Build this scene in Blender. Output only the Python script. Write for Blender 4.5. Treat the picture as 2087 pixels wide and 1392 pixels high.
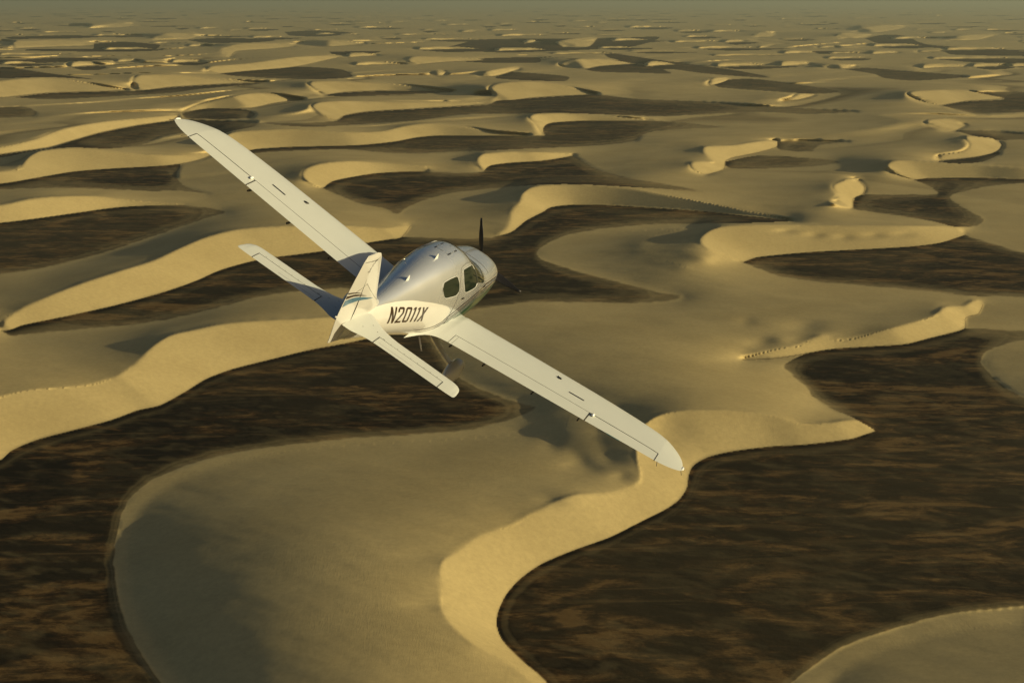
import bpy, math, random
import numpy as np
from mathutils import Vector, Matrix

for o in list(bpy.data.objects):
    bpy.data.objects.remove(o)
SC = bpy.context.scene
COL = SC.collection
R = math.radians

# ------------------------------------------------------------------ camera
CAM_Z = 150.0                     # metres above the desert floor
FPX, W0, H0 = 2800.0, 2087.0, 1392.0
HORIZON = 2.0
PITCH = math.atan((H0 / 2 - HORIZON) / FPX)
cam = bpy.data.cameras.new('camera')
cam.sensor_width = 36.0
cam.lens = 36.0 * FPX / W0
cam.clip_start = 0.5
cam.clip_end = 200000.0
camo = bpy.data.objects.new('camera', cam)
COL.objects.link(camo)
camo.location = (0, 0, CAM_Z)
camo.rotation_euler = (math.pi / 2 - PITCH, 0, 0)
SC.camera = camo

# ------------------------------------------------------------------ world, sun, exposure
SUN_EL = 10.5
SUN_DIR = Vector((0.985, -0.13, 0.0)).normalized()
SUN_DIR = Vector((SUN_DIR.x * math.cos(R(SUN_EL)), SUN_DIR.y * math.cos(R(SUN_EL)), math.sin(R(SUN_EL))))
world = bpy.data.worlds.new('World')
SC.world = world
world.use_nodes = True
wn = world.node_tree.nodes
wl = world.node_tree.links
wn.clear()
sky = wn.new('ShaderNodeTexSky')
sky.sky_type = 'NISHITA'
sky.sun_disc = False
sky.sun_elevation = R(SUN_EL)
sky.sun_rotation = math.atan2(SUN_DIR.x, SUN_DIR.y)
sky.altitude = 300
sky.air_density = 1.0
sky.dust_density = 5.0
sky.ozone_density = 1.0
bg = wn.new('ShaderNodeBackground')
bg.inputs['Strength'].default_value = 0.060
wo = wn.new('ShaderNodeOutputWorld')
wl.new(sky.outputs[0], bg.inputs['Color'])
wl.new(bg.outputs[0], wo.inputs['Surface'])

sun = bpy.data.lights.new('sun', 'SUN')
sun.energy = 5.0
sun.angle = R(0.5)
sun.color = (1.0, 0.86, 0.50)
suno = bpy.data.objects.new('sun', sun)
COL.objects.link(suno)
suno.rotation_euler = (-SUN_DIR).to_track_quat('-Z', 'Y').to_euler()
suno.location = (0, 0, 400)

SC.view_settings.view_transform = 'Standard'
SC.view_settings.look = 'None'
SC.view_settings.exposure = 0.08
SC.view_settings.gamma = 1.0
SC.view_settings.use_curve_mapping = False
SC.render.engine = 'CYCLES'
SC.cycles.volume_bounces = 0
SC.cycles.volume_step_rate = 1.0

# ------------------------------------------------------------------ helpers
def tag(o, label=None, cat=None, group=None, kind=None):
    if label: o['label'] = label
    if cat: o['category'] = cat
    if group: o['group'] = group
    if kind: o['kind'] = kind
    return o

def new_mat(name):
    m = bpy.data.materials.new(name)
    m.use_nodes = True
    m.node_tree.nodes.clear()
    out = m.node_tree.nodes.new('ShaderNodeOutputMaterial')
    return m, m.node_tree.nodes, m.node_tree.links, out

def fbm(x, y, octaves=4, seed=0, gain=0.5):
    """value noise in numpy, about -1..1"""
    tot = np.zeros_like(x); amp = 1.0; norm = 0.0
    for k in range(octaves):
        xi = np.floor(x); yi = np.floor(y)
        fx = x - xi; fy = y - yi
        fx = fx * fx * (3 - 2 * fx); fy = fy * fy * (3 - 2 * fy)
        xi = xi.astype(np.int64); yi = yi.astype(np.int64)
        def hsh(a, b):
            n = (a * 374761393 + b * 668265263 + (seed + k) * 1274126177) & 0x7fffffff
            n = ((n ^ (n >> 13)) * 1103515245) & 0x7fffffff
            n = (n ^ (n >> 16)) & 0x7fffffff
            return n / 1073741823.5 - 1.0
        a = hsh(xi, yi); b = hsh(xi + 1, yi); c = hsh(xi, yi + 1); d = hsh(xi + 1, yi + 1)
        tot += amp * ((a * (1 - fx) + b * fx) * (1 - fy) + (c * (1 - fx) + d * fx) * fy)
        norm += amp; amp *= gain; x = x * 2.03 + 13.7; y = y * 2.03 - 7.1
    return tot / norm

# ------------------------------------------------------------------ the desert: crest and foot lines of the dunes
# Each slip face is surveyed as its crest line and its foot line (sight angles from the aircraft),
# the ground height follows from the 31 degree repose slope between them.
SLIPS = [
 # big face in front, wing tip
 ([(1785,878),(1743,856),(1690,862),(1633,865),(1593,852),(1543,842),(1468,836),(1393,837),(1343,847),(1308,875),(1300,925),(1308,975),(1290,993),(1240,1003),(1173,1008),(1130,1022),(1088,1045),(1043,1073),(1020,1078),(970,1095),(935,1120),(900,1142),(895,1170),(902,1210),(901,1240),(925,1275),(965,1310),(1043,1355),(1110,1410),(1160,1480)],
  [(1785,879),(1763,886),(1733,895),(1643,906),(1573,910),(1493,920),(1443,932),(1413,950),(1404,970),(1400,995),(1383,1020),(1353,1040),(1303,1065),(1243,1095),(1168,1122),(1103,1150),(1058,1182),(1030,1215),(1015,1250),(1013,1275),(1022,1300),(1043,1325),(1070,1350),(1115,1390),(1165,1470)]),
 # long face left, below the tail
 ([(-260,850),(-120,830),(0,810),(28,801),(70,794),(140,789),(187,784),(224,773),(257,756),(280,738),(299,719),(318,700),(346,684),(383,675),(444,662),(514,655),(607,651),(654,648),(690,645),(740,644),(800,652),(850,664),(872,674)],
  [(-260,1010),(-120,975),(0,938),(25,918),(75,897),(150,877),(225,857),(280,837),(327,826),(374,801),(420,773),(467,755),(495,747),(560,731),(630,714),(700,701),(747,691),(778,682),(830,676),(872,676)]),
 # face behind the left stabiliser
 ([(-2,668),(5,656),(23,640),(47,626),(93,607),(163,579),(234,556),(304,534),(341,518),(374,502),(406,488),(444,476),(490,467),(560,461),(630,458),(676,459),(741,462),(790,466),(815,461),(837,457)],
  [(2,674),(23,672),(47,663),(140,644),(234,623),(327,598),(397,574),(444,553),(490,539),(537,528),(584,522),(654,513),(700,505),(740,497),(790,489),(818,484),(837,460)]),
 # lens face above the wing root
 ([(658,384),(638,378),(618,362),(617,352),(625,343),(643,336),(669,331),(715,328),(767,331),(820,336),(870,340)],
  [(659,384),(676,371),(715,362),(767,354),(819,351),(870,350)]),
 ([(984,350),(975,335),(972,322),(980,314),(1020,310),(1043,309),(1118,311),(1173,316)],
  [(986,350),(997,339),(1026,334),(1065,331),(1100,329),(1130,325),(1170,318)]),
 # beyond the nose
 ([(1004,483),(1032,465),(1042,450),(1042,435),(1047,424),(1062,413),(1060,400),(1073,385),(1103,378),(1168,376),(1243,380),(1303,387),(1368,400),(1443,415),(1543,435),(1618,449)],
  [(1006,484),(1043,473),(1073,450),(1108,432),(1123,423),(1168,418),(1243,419),(1343,425),(1443,432),(1518,440),(1618,450)]),
 # barchan right of centre
 ([(1513,535),(1483,525),(1453,512),(1430,495),(1428,485),(1443,470),(1468,462),(1518,458),(1593,457),(1693,459),(1843,460),(1943,462),(1968,478)],
  [(1515,535),(1543,525),(1618,517),(1693,512),(1793,507),(1868,502),(1918,495),(1968,479)]),
 # ragged face further right
 ([(2004,618),(1983,613),(1963,625),(1923,627),(1903,645),(1843,662),(1793,675),(1743,690),(1700,694),(1680,684),(1663,685),(1633,705),(1593,710),(1543,722),(1510,731)],
  [(2004,620),(1993,640),(1968,648),(1966,670),(1893,690),(1843,702),(1768,707),(1693,712),(1618,725),(1568,731),(1512,733)]),
 ([(1863,367),(1828,355),(1808,342),(1806,335),(1818,328),(1853,327),(1918,332),(1993,336),(2087,342),(2250,350),(2400,356)],
  [(1864,367),(1893,364),(1993,363),(2087,366),(2250,368),(2400,370)]),
 ([(1738,426),(1693,414),(1703,405),(1710,395),(1700,385),(1698,378),(1715,370),(1728,364),(1741,364)],
  [(1739,426),(1740,405),(1758,396),(1762,382),(1752,371),(1742,365)]),
 ([(1438,357),(1415,347),(1406,332),(1423,330),(1455,331),(1443,318),(1433,300),(1493,297),(1543,289),(1580,286)],
  [(1440,357),(1475,346),(1478,330),(1493,322),(1543,312),(1583,300),(1585,287)]),
 ([(1911,327),(1913,317),(1963,309),(1978,295),(1965,278),(1990,279),(2022,282)],
  [(1913,329),(1993,320),(2033,309),(2043,295),(2024,283)]),
 ([(1948,268),(1918,265),(1893,257),(1886,247),(1903,244),(1938,243),(1968,256)],
  [(1949,268),(1958,262),(1969,257)]),
 ([(1918,215),(1893,210),(1863,200),(1850,190),(1868,186),(1943,183),(1993,190),(2048,201)],
  [(1920,215),(1968,207),(2018,204),(2048,202)]),
 ([(1593,206),(1608,202),(1628,192),(1663,193)], [(1594,207),(1628,204),(1663,194)]),
 ([(1448,174),(1443,172),(1455,159),(1488,161)], [(1449,175),(1468,170),(1488,162)]),
 ([(1153,138),(1140,131),(1158,124),(1193,120),(1243,122),(1288,130)], [(1155,138),(1193,141),(1218,136),(1288,131)]),
 ([(993,214),(1005,205),(1010,195),(998,180),(1010,172),(1043,167),(1093,167),(1143,175),(1218,192)],
  [(995,214),(1015,206),(1043,205),(1083,200),(1143,196),(1218,193)]),
 ([(685,246),(660,235),(640,222),(635,215),(650,209),(700,206),(800,208),(900,208),(990,211)],
  [(687,246),(702,236),(750,228),(850,222),(950,216),(992,213)]),
 ([(1110,277),(1100,265),(1093,252),(1078,239),(1088,233),(1143,231),(1218,236),(1328,246)],
  [(1112,277),(1107,266),(1112,256),(1125,251),(1193,247),(1328,247)]),
 ([(490,312),(462,300),(450,284),(465,272),(500,267),(600,263),(700,269),(775,269),(825,257),(875,252),(950,260),(1000,269),(1080,276)],
  [(492,313),(520,305),(600,300),(725,297),(800,290),(850,281),(900,277),(975,277),(1080,277)]),
 ([(-200,372),(0,350),(42,345),(45,335),(55,320),(80,307),(150,301),(225,307),(300,315),(380,316),(440,310)],
  [(-200,385),(0,375),(70,364),(140,352),(190,347),(250,343),(340,338),(400,328),(442,312)]),
 ([(-250,330),(0,300),(75,283),(125,264),(200,250),(300,240),(362,234)],
  [(-250,345),(0,315),(100,302),(140,290),(200,272),(275,257),(350,246),(364,236)]),
 ([(-250,455),(0,418),(60,405),(120,400),(200,400),(280,410),(380,418)],
  [(-250,480),(0,455),(60,448),(140,437),(234,424),(300,420),(380,419)]),
 ([(370,229),(400,215),(450,202),(500,192),(525,190),(575,195),(620,203)], [(372,230),(425,222),(512,221),(560,211),(620,204)]),
 ([(-200,190),(0,165),(75,158),(150,165),(225,178),(260,184)], [(-200,205),(0,200),(30,197),(100,190),(200,187),(260,185)]),
 ([(276,183),(272,165),(280,154),(350,152),(425,160),(500,166),(545,167)], [(278,185),(300,184),(350,178),(450,172),(545,168)]),
 ([(418,146),(425,136),(500,130),(600,117),(685,113)], [(450,151),(500,146),(600,137),(690,118)]),
 ([(660,194),(640,180),(628,170),(640,166),(700,166),(800,172),(925,186)], [(662,195),(700,189),(800,185),(925,187)]),
 ([(605,89),(650,82),(700,84),(745,89)], [(605,91),(670,96),(745,90)]),
 ([(1130,87),(1150,82),(1200,77),(1216,77)], [(1150,97),(1200,96),(1217,80)]),
 ([(838,126),(832,119),(850,115),(920,117),(985,122)], [(850,133),(900,128),(985,124)]),
 ([(978,156),(975,151),(1000,144),(1043,137),(1060,139)], [(982,157),(1010,156),(1060,141)]),
 ([(878,150),(890,144),(905,146)], [(880,155),(900,156),(910,150)]),
 ([(1663,133),(1693,130),(1745,136)], [(1690,140),(1720,141),(1748,137)]),
 ([(1740,60),(1760,52),(1820,52),(1845,56)], [(1745,66),(1785,68),(1845,58)]),
 ([(1700,74),(1720,67),(1740,69)], [(1720,80),(1760,79),(1780,72)]),
 ([(1535,72),(1560,64),(1580,70)], [(1545,77),(1565,77),(1580,72)]),
 ([(1930,79),(1970,72),(2030,70)], [(1935,84),(1990,83),(2030,73)]),
 ([(20,84),(60,80),(130,82),(190,88)], [(30,100),(100,97),(190,94)]),
 ([(180,48),(230,44),(270,50)], [(185,60),(240,58),(270,54)]),
 ([(310,77),(340,68),(400,68)], [(320,83),(380,82),(402,76)]),
 ([(448,110),(452,100),(480,90),(540,88),(600,92)], [(470,118),(480,106),(560,100),(602,95)]),
]
# dark gravel floor between the dunes
DARKS = [
 # right foreground basin
 [(1785,879),(1763,886),(1733,895),(1643,906),(1573,910),(1493,920),(1443,932),(1413,950),(1404,970),(1400,995),(1383,1020),(1353,1040),(1303,1065),(1243,1095),(1168,1122),(1103,1150),(1058,1182),(1030,1215),(1015,1250),(1013,1275),(1022,1300),(1043,1325),(1070,1350),(1115,1390),(1165,1470),(1220,1600),(1320,1900),(1460,1900),(1520,1600),(1560,1450),(1618,1388),(1668,1350),(1718,1318),(1793,1290),(1868,1267),(1943,1250),(2087,1235),(2300,1215),(2700,1200),(2700,1000),(2400,900),(2200,842),(2087,808),(2050,788),(2018,760),(2000,738),(2010,718),(2040,704),(2087,694),(2250,690),(2250,678),(2087,674),(2043,672),(1968,670),(1893,690),(1843,702),(1768,707),(1693,712),(1640,722),(1612,735),(1597,747),(1615,765),(1643,790),(1663,815),(1700,835),(1740,852)],
 # left foreground basin
 [(-260,1012),(-120,977),(0,938),(25,918),(75,897),(150,877),(225,857),(280,837),(327,826),(374,801),(420,773),(467,755),(495,747),(560,731),(630,714),(700,701),(747,691),(778,682),(830,676),(872,676),(884,700),(905,735),(930,765),(975,790),(1020,808),(1060,822),(1097,830),(1058,848),(1009,864),(960,876),(850,886),(725,893),(600,905),(500,920),(425,935),(350,960),(300,985),(262,1020),(244,1065),(234,1120),(234,1170),(242,1220),(257,1270),(280,1315),(308,1360),(335,1400),(390,1500),(470,1650),(560,1900),(-600,1900),(-600,1060)],
 # band past the nose
 [(6,676),(23,672),(47,663),(140,644),(234,623),(327,598),(397,574),(444,553),(490,539),(537,528),(584,522),(654,513),(700,505),(740,497),(790,489),(818,484),(870,484),(930,486),(1004,484),(1043,473),(1073,450),(1108,432),(1123,423),(1168,418),(1243,419),(1343,425),(1443,432),(1518,440),(1618,450),(1520,455),(1443,456),(1343,457),(1243,465),(1168,477),(1128,490),(1103,505),(1093,515),(1103,528),(1143,543),(1218,563),(1293,583),(1353,597),(1392,604),(1363,613),(1293,618),(1193,617),(1093,615),(1043,620),(960,632),(850,640),(780,628),(740,600),(700,588),(654,592),(584,597),(514,609),(444,627),(374,645),(280,661),(187,670),(93,678),(23,684)],
 # right basin behind the barchan
 [(1515,535),(1543,525),(1618,517),(1693,512),(1793,507),(1868,502),(1918,495),(1968,479),(1980,484),(2018,494),(2087,514),(2250,540),(2500,560),(2500,622),(2250,612),(2087,606),(1978,603),(1893,594),(1793,585),(1693,577),(1608,567),(1568,557)],
 # lens above the wing root
 [(658,384),(676,371),(715,362),(767,354),(819,351),(870,350),(948,352),(984,350),(997,339),(1026,334),(1065,331),(1100,329),(1130,325),(1170,319),(1218,345),(1293,365),(1368,377),(1430,391),(1343,385),(1243,379),(1168,376),(1100,377),(1013,384),(948,391),(909,396),(858,411),(825,427),(811,438),(788,427),(767,422),(741,418),(715,409),(676,392)],
 [(1863,367),(1893,364),(1993,363),(2087,366),(2250,368),(2500,370),(2500,384),(2250,380),(2087,374),(2018,380),(1968,390),(1936,402),(1958,420),(2005,446),(1993,460),(1950,463),(1903,452),(1843,442),(1768,431),(1740,425),(1743,403),(1763,397),(1843,396),(1913,396),(1893,380)],
 [(0,455),(60,448),(140,437),(234,424),(300,419),(380,419),(462,431),(420,445),(374,461),(304,485),(220,513),(140,535),(60,551),(0,559),(-250,595),(-250,482)],
 [(0,375),(70,364),(140,352),(190,347),(250,343),(340,338),(368,337),(360,357),(377,379),(430,397),(374,390),(304,390),(234,387),(140,383),(47,385),(0,387),(-300,400),(-300,390)],
 [(-250,345),(0,316),(100,303),(140,291),(200,273),(275,258),(350,247),(365,243),(430,246),(525,248),(520,258),(470,268),(430,282),(380,272),(330,280),(290,296),(225,303),(150,301),(100,304),(50,312),(0,322),(-300,345)],
 [(372,231),(425,222),(500,224),(520,232),(510,242),(425,243),(375,240)],
 [(525,249),(600,251),(687,247),(702,237),(750,229),(850,223),(950,217),(995,214),(1015,206),(1043,205),(1083,201),(1143,197),(1218,194),(1300,202),(1443,208),(1600,219),(1750,228),(1640,233),(1543,229),(1343,238),(1293,236),(1143,231),(1043,233),(950,234),(850,246),(740,254),(640,259),(560,255)],
 [(1112,277),(1107,266),(1112,256),(1125,251),(1193,247),(1328,247),(1393,250),(1473,260),(1393,264),(1318,272),(1293,289),(1193,299),(1118,302),(1043,305),(900,312),(800,313),(700,305),(550,310),(500,315),(492,313),(520,305),(600,300),(725,297),(800,290),(850,281),(900,277),(975,277),(1080,277)],
 [(1478,330),(1543,318),(1618,320),(1718,330),(1643,341),(1543,345),(1493,344),(1480,338)],
 [(1586,288),(1643,286),(1733,289),(1668,297),(1655,310),(1593,307),(1583,300)],
 [(1913,330),(1993,320),(2033,310),(2040,314),(2003,330),(1950,334)],
 [(1949,268),(1965,266),(2018,266),(2087,272),(2300,280),(2300,294),(2087,286),(2033,286),(1983,277)],
 [(1920,216),(1968,208),(2048,203),(1993,189),(2087,188),(2400,192),(2400,238),(2087,230),(1993,233),(1953,225)],
 [(1453,173),(1488,163),(1543,162),(1643,175),(1713,186),(1668,192),(1543,185),(1468,179)],
 [(1193,142),(1223,136),(1288,131),(1323,135),(1368,150),(1293,149),(1218,147)],
 [(1228,106),(1343,123),(1500,144),(1568,159),(1443,151),(1330,135),(1240,118)],
 [(0,219),(50,218),(75,228),(70,238),(0,241),(-300,242),(-300,215)],
 [(30,199),(100,191),(200,188),(290,185),(350,179),(450,173),(545,169),(500,174),(400,183),(350,190),(200,199),(100,203)],
 [(-300,138),(0,138),(100,150),(190,162),(100,158),(0,160),(-300,160)],
 [(-300,124),(0,124),(125,118),(235,122),(125,127),(0,132),(-300,132)],
 [(450,151),(500,146),(600,137),(650,138),(700,143),(717,157),(650,162),(550,160),(475,155)],
 [(662,195),(700,190),(800,186),(925,188),(850,192),(750,196),(690,197)],
 [(670,106),(775,105),(750,111),(680,112)],
 [(930,92),(975,82),(1043,80),(1093,80),(1218,79),(1343,76),(1293,95),(1218,101),(1043,108),(1000,107),(900,102)],
 [(925,125),(1000,119),(1100,118),(1100,128),(1000,129)],
 [(1043,147),(1118,152),(1160,157),(1153,166),(1093,165),(1010,160)],
 [(1723,142),(1768,139),(1843,145),(1973,156),(1868,165),(1803,160),(1783,152)],
 [(1913,103),(2087,105),(2400,108),(2400,116),(2087,115),(1943,112)],
 [(1918,120),(2087,122),(2400,125),(2400,132),(2087,130),(1968,127)],
 [(1763,79),(1800,72),(1843,74),(1893,92),(2087,104),(1850,96),(1793,90)],
 [(1655,105),(1740,106),(1700,111),(1665,110)],
 [(190,90),(250,86),(325,92),(310,104),(220,106),(50,104),(55,101),(190,100)],
 [(380,82),(450,78),(560,82),(520,87),(420,88)],
 [(10,76),(120,73),(225,74),(150,79),(20,80)],
 [(580,66),(640,63),(720,68),(660,75),(590,73)],
 [(1150,120),(1300,124),(1400,128),(1330,131),(1200,127)],
 [(1000,185),(985,190),(960,193),(985,196),(1003,195)],
 [(1005,584),(1060,586),(1103,596),(1085,606),(1030,612),(985,620),(965,625),(975,600)],
]
# lines of known height inside dunes: (points, metres)
CONTOURS = [
 ([(1080,882),(960,893),(850,900),(725,907),(600,918),(500,936),(430,955),(365,980),(318,1008),(284,1045),(268,1090),(262,1130),(264,1180),(276,1230),(300,1285),(330,1335),(370,1390),(430,1480)], .35),
 ([(2100,1265),(1990,1278),(1890,1300),(1800,1325),(1730,1360),(1680,1410)], .35),
 ([(1128,815),(1118,840),(1116,870),(1125,910)], 2.3),
 ([(1262,838),(1230,855),(1218,885),(1228,915),(1245,940)], 5.3),
 ([(1185,815),(1160,850),(1152,885),(1165,920),(1190,950)], 3.8),
 ([(1455,463),(1405,474),(1384,490),(1400,510),(1445,528)], 8.4),
 ([(1440,462),(1370,470),(1315,485),(1300,503),(1330,522),(1400,545)], 5.5),
 ([(1098,514),(1130,496),(1200,480),(1300,470),(1420,465)][::-1] + [(1106,520),(1150,537),(1220,554),(1300,574),(1370,592)], .5),
 ([(2110,702),(2062,710),(2030,722),(2014,738),(2026,757),(2060,780),(2110,806)], .5),
]
# hollows and swells: u, v, ru, rv, metres
DENTS = [
 (1322,895,80,75,-4.6),
 (1163,950,22,7,-.7),(1205,955,24,9,-.6),(1265,972,20,9,-.8),(1120,1022,30,12,-.8),
 (1640,668,42,15,-1.8),(1590,690,26,9,.9),(1550,700,30,10,-.9),(1520,655,20,10,-.7),(1500,735,60,10,-.6),(1450,690,60,12,.4),
 (860,1130,60,14,-.5),(860,1235,50,12,-.45),(720,420,60,12,.5),
 (1600,472,22,5,-.6),(1660,480,20,6,-.6),(1720,484,20,6,-.5),(1780,480,22,6,-.6),(1840,478,24,6,-.5),(300,370,60,10,-.3),
]
random.seed(7)
def wrap_dune(u, v, w, h):
    """a small far barchan: crest arc and foot arc"""
    k = random.uniform(-.3, .3)
    cr = [(u - .5*w, v + h*.9), (u - .55*w, v + .3*h), (u - .38*w, v - .1*h), (u - .1*w, v - .2*h), (u + .25*w, v + k*h*.3), (u + .6*w, v + .55*h)]
    ft = [(u - .46*w, v + h), (u - .1*w, v + .8*h), (u + .25*w, v + .68*h), (u + .6*w, v + .6*h)]
    return cr, ft
far = []
for _ in range(6000):
    v = 2 + 12 + 118 * random.random() ** 1.15
    u = random.uniform(-400, 2500)
    s = (v - 2)
    w = s * random.uniform(.35, 1.5); h = max(1.2, s * random.uniform(.035, .085))
    bad = False
    for (cr, ft) in SLIPS:
        if min(p[0] for p in cr) - w*.5 < u < max(p[0] for p in cr) + w*.5 and min(p[1] for p in cr) - h*2 < v < max(p[1] for p in ft) + h:
            bad = True; break
    if not bad:
        for (a, b, c) in far:
            if abs(a - u) < (c + w) * .52 and abs(b - v) < h * 1.25:
                bad = True; break
    if bad: continue
    far.append((u, v, w))
    SLIPS.append(wrap_dune(u, v, w, h))
    if random.random() < .5:
        x0 = u - .05*w
        DARKS.append([(u - .42*w, v + 1.1*h), (x0, v + .9*h), (u + .4*w, v + .75*h), (u + random.uniform(.7, 1.3)*w, v + .9*h), (u + .5*w, v + 1.5*h), (u, v + 1.6*h)])
    if len(far) > 430: break

# ------------------------------------------------------------------ survey grid
def dens(a, b, step): return np.arange(a, b, step)
uf = dens(-70, 2160, 2.15)
g = [uf[-1]]; st = 2.3
while g[-1] < 5200: g.append(g[-1] + st); st *= 1.06
gl = [uf[0]]; st = 2.3
while gl[-1] > -3100: gl.append(gl[-1] - st); st *= 1.06
U = np.array(gl[:0:-1] + list(uf) + g[1:])
v_top = HORIZON + 5.5
V = [v_top]
while V[-1] < 3600:
    v = V[-1]
    V.append(v + (.75 + .35 * min(1, v / 200) + .5 * min(1, max(0, v - 200) / 300) + .45 * min(1, max(0, v - 500) / 300)) * (1.0 if v < 1420 else 1.07 ** min(60, (v - 1420) / 8 + 1) ** .8))
V = np.array(V)
NU, NV = len(U), len(V)
GU, GV = np.meshgrid(U, V)
iu = lambda u: np.interp(u, U, np.arange(NU))
iv = lambda v: np.interp(v, V, np.arange(NV))
CP, SP = math.cos(PITCH), math.sin(PITCH)
def ground(u, v, z):
    """sight line (u, v) met with the level z"""
    a = (u - W0 / 2) / FPX; b = (v - H0 / 2) / FPX
    dy = CP - b * SP; dz = -SP - b * CP
    t = (z - CAM_Z) / dz
    return a * t, dy * t

def smooth_line(pts, step=1.0):
    p = np.array(pts, float)
    if len(p) < 3:
        q = p
    else:
        e = np.vstack([2*p[0]-p[1], p, 2*p[-1]-p[-2]])
        q = []
        for i in range(1, len(e) - 2):
            n = max(2, int(np.hypot(*(e[i+1]-e[i])) / 4) + 1)
            t = np.linspace(0, 1, n, endpoint=False)[:, None]
            # centripetal-ish: soften tangents to avoid overshoot
            m1 = (e[i+1]-e[i-1]) * .42; m2 = (e[i+2]-e[i]) * .42
            L = np.hypot(*(e[i+1]-e[i])) + 1e-9
            for m in (m1, m2):
                lm = np.hypot(*m)
                if lm > L: m *= L / lm
            q.append((2*t**3-3*t**2+1)*e[i] + (t**3-2*t**2+t)*m1 + (-2*t**3+3*t**2)*e[i+1] + (t**3-t**2)*m2)
        q = np.vstack(q + [p[-1:]])
    d = np.r_[0, np.cumsum(np.hypot(*(q[1:]-q[:-1]).T))]
    s = np.arange(0, d[-1], step)
    return np.c_[np.interp(s, d, q[:, 0]), np.interp(s, d, q[:, 1])]

def poly_mask(poly):
    p = np.array(poly, float)
    x0, x1 = np.searchsorted(U, [p[:, 0].min(), p[:, 0].max()])
    y0, y1 = np.searchsorted(V, [p[:, 1].min(), p[:, 1].max()])
    m = np.zeros((NV, NU), bool)
    if x1 <= x0 or y1 <= y0: return m
    gu, sub = U[x0:x1], np.zeros((y1-y0, x1-x0), bool)
    for r in range(y0, y1):
        y = V[r]
        a, b = p, np.roll(p, -1, 0)
        c = (a[:, 1] > y) != (b[:, 1] > y)
        if not c.any(): continue
        xs = np.sort(a[c, 0] + (y - a[c, 1]) * (b[c, 0]-a[c, 0]) / (b[c, 1]-a[c, 1]))
        k = np.searchsorted(xs, gu)
        sub[r-y0] = (k % 2) == 1
    m[y0:y1, x0:x1] = sub
    return m

FIX = np.zeros((NV, NU), bool)
HH = np.zeros((NV, NU))
SNAPU, SNAPV = GU.copy(), GV.copy()
KEEP = np.zeros((NV, NU))
DARK = np.zeros((NV, NU), bool)
SLIPM = np.zeros((NV, NU), bool)
def put(line, h, snap=True):
    """write a line of known height into the grid: one node per column where it runs sideways, one per row where it runs away"""
    hh = h if isinstance(h, np.ndarray) else np.full(len(line), float(h))
    ok = (line[:, 0] > U[1]) & (line[:, 0] < U[-2]) & (line[:, 1] > V[1]) & (line[:, 1] < V[-2])
    ln, hh = line[ok], hh[ok]
    if len(ln) < 2: return np.zeros(0, int), np.zeros(0, int)
    cu, cv = iu(ln[:, 0]), iv(ln[:, 1])
    du, dv = np.diff(cu), np.diff(cv)
    g = np.ones(7) / 7
    gu = np.convolve(np.pad(np.abs(du), 3, mode='edge'), g, 'valid'); gv = np.convolve(np.pad(np.abs(dv), 3, mode='edge'), g, 'valid')
    far_apart = (np.abs(du) > 3) | (np.abs(dv) > 8)
    R_, C_ = [], []
    for flat in (True, False):
        a, d = (cu, du) if flat else (cv, dv)
        sel = (np.floor(a[:-1]) != np.floor(a[1:])) & ((gu >= gv * .98) if flat else (gv >= gu * .98)) & ~far_apart
        i = np.nonzero(sel)[0]
        kk = np.maximum(np.floor(a[i]), np.floor(a[i+1])); t = (kk - a[i]) / d[i]
        px = ln[i, 0] + (ln[i+1, 0]-ln[i, 0]) * t; py = ln[i, 1] + (ln[i+1, 1]-ln[i, 1]) * t; ph = hh[i] + (hh[i+1]-hh[i]) * t
        ri = kk.astype(int) if not flat else np.rint(iv(py)).astype(int)
        ci = kk.astype(int) if flat else np.rint(iu(px)).astype(int)
        HH[ri, ci] = ph; FIX[ri, ci] = True
        if snap: SNAPU[ri, ci] = px; SNAPV[ri, ci] = py
        R_.append(ri); C_.append(ci)
    return np.concatenate(R_), np.concatenate(C_)
for poly in DARKS:
    DARK |= poly_mask(np.vstack([smooth_line(list(poly) + [poly[0]], 3.0)]))
slip_lines = []
RAMP = np.zeros((NV, NU))
TAN = math.tan(R(31))
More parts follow.
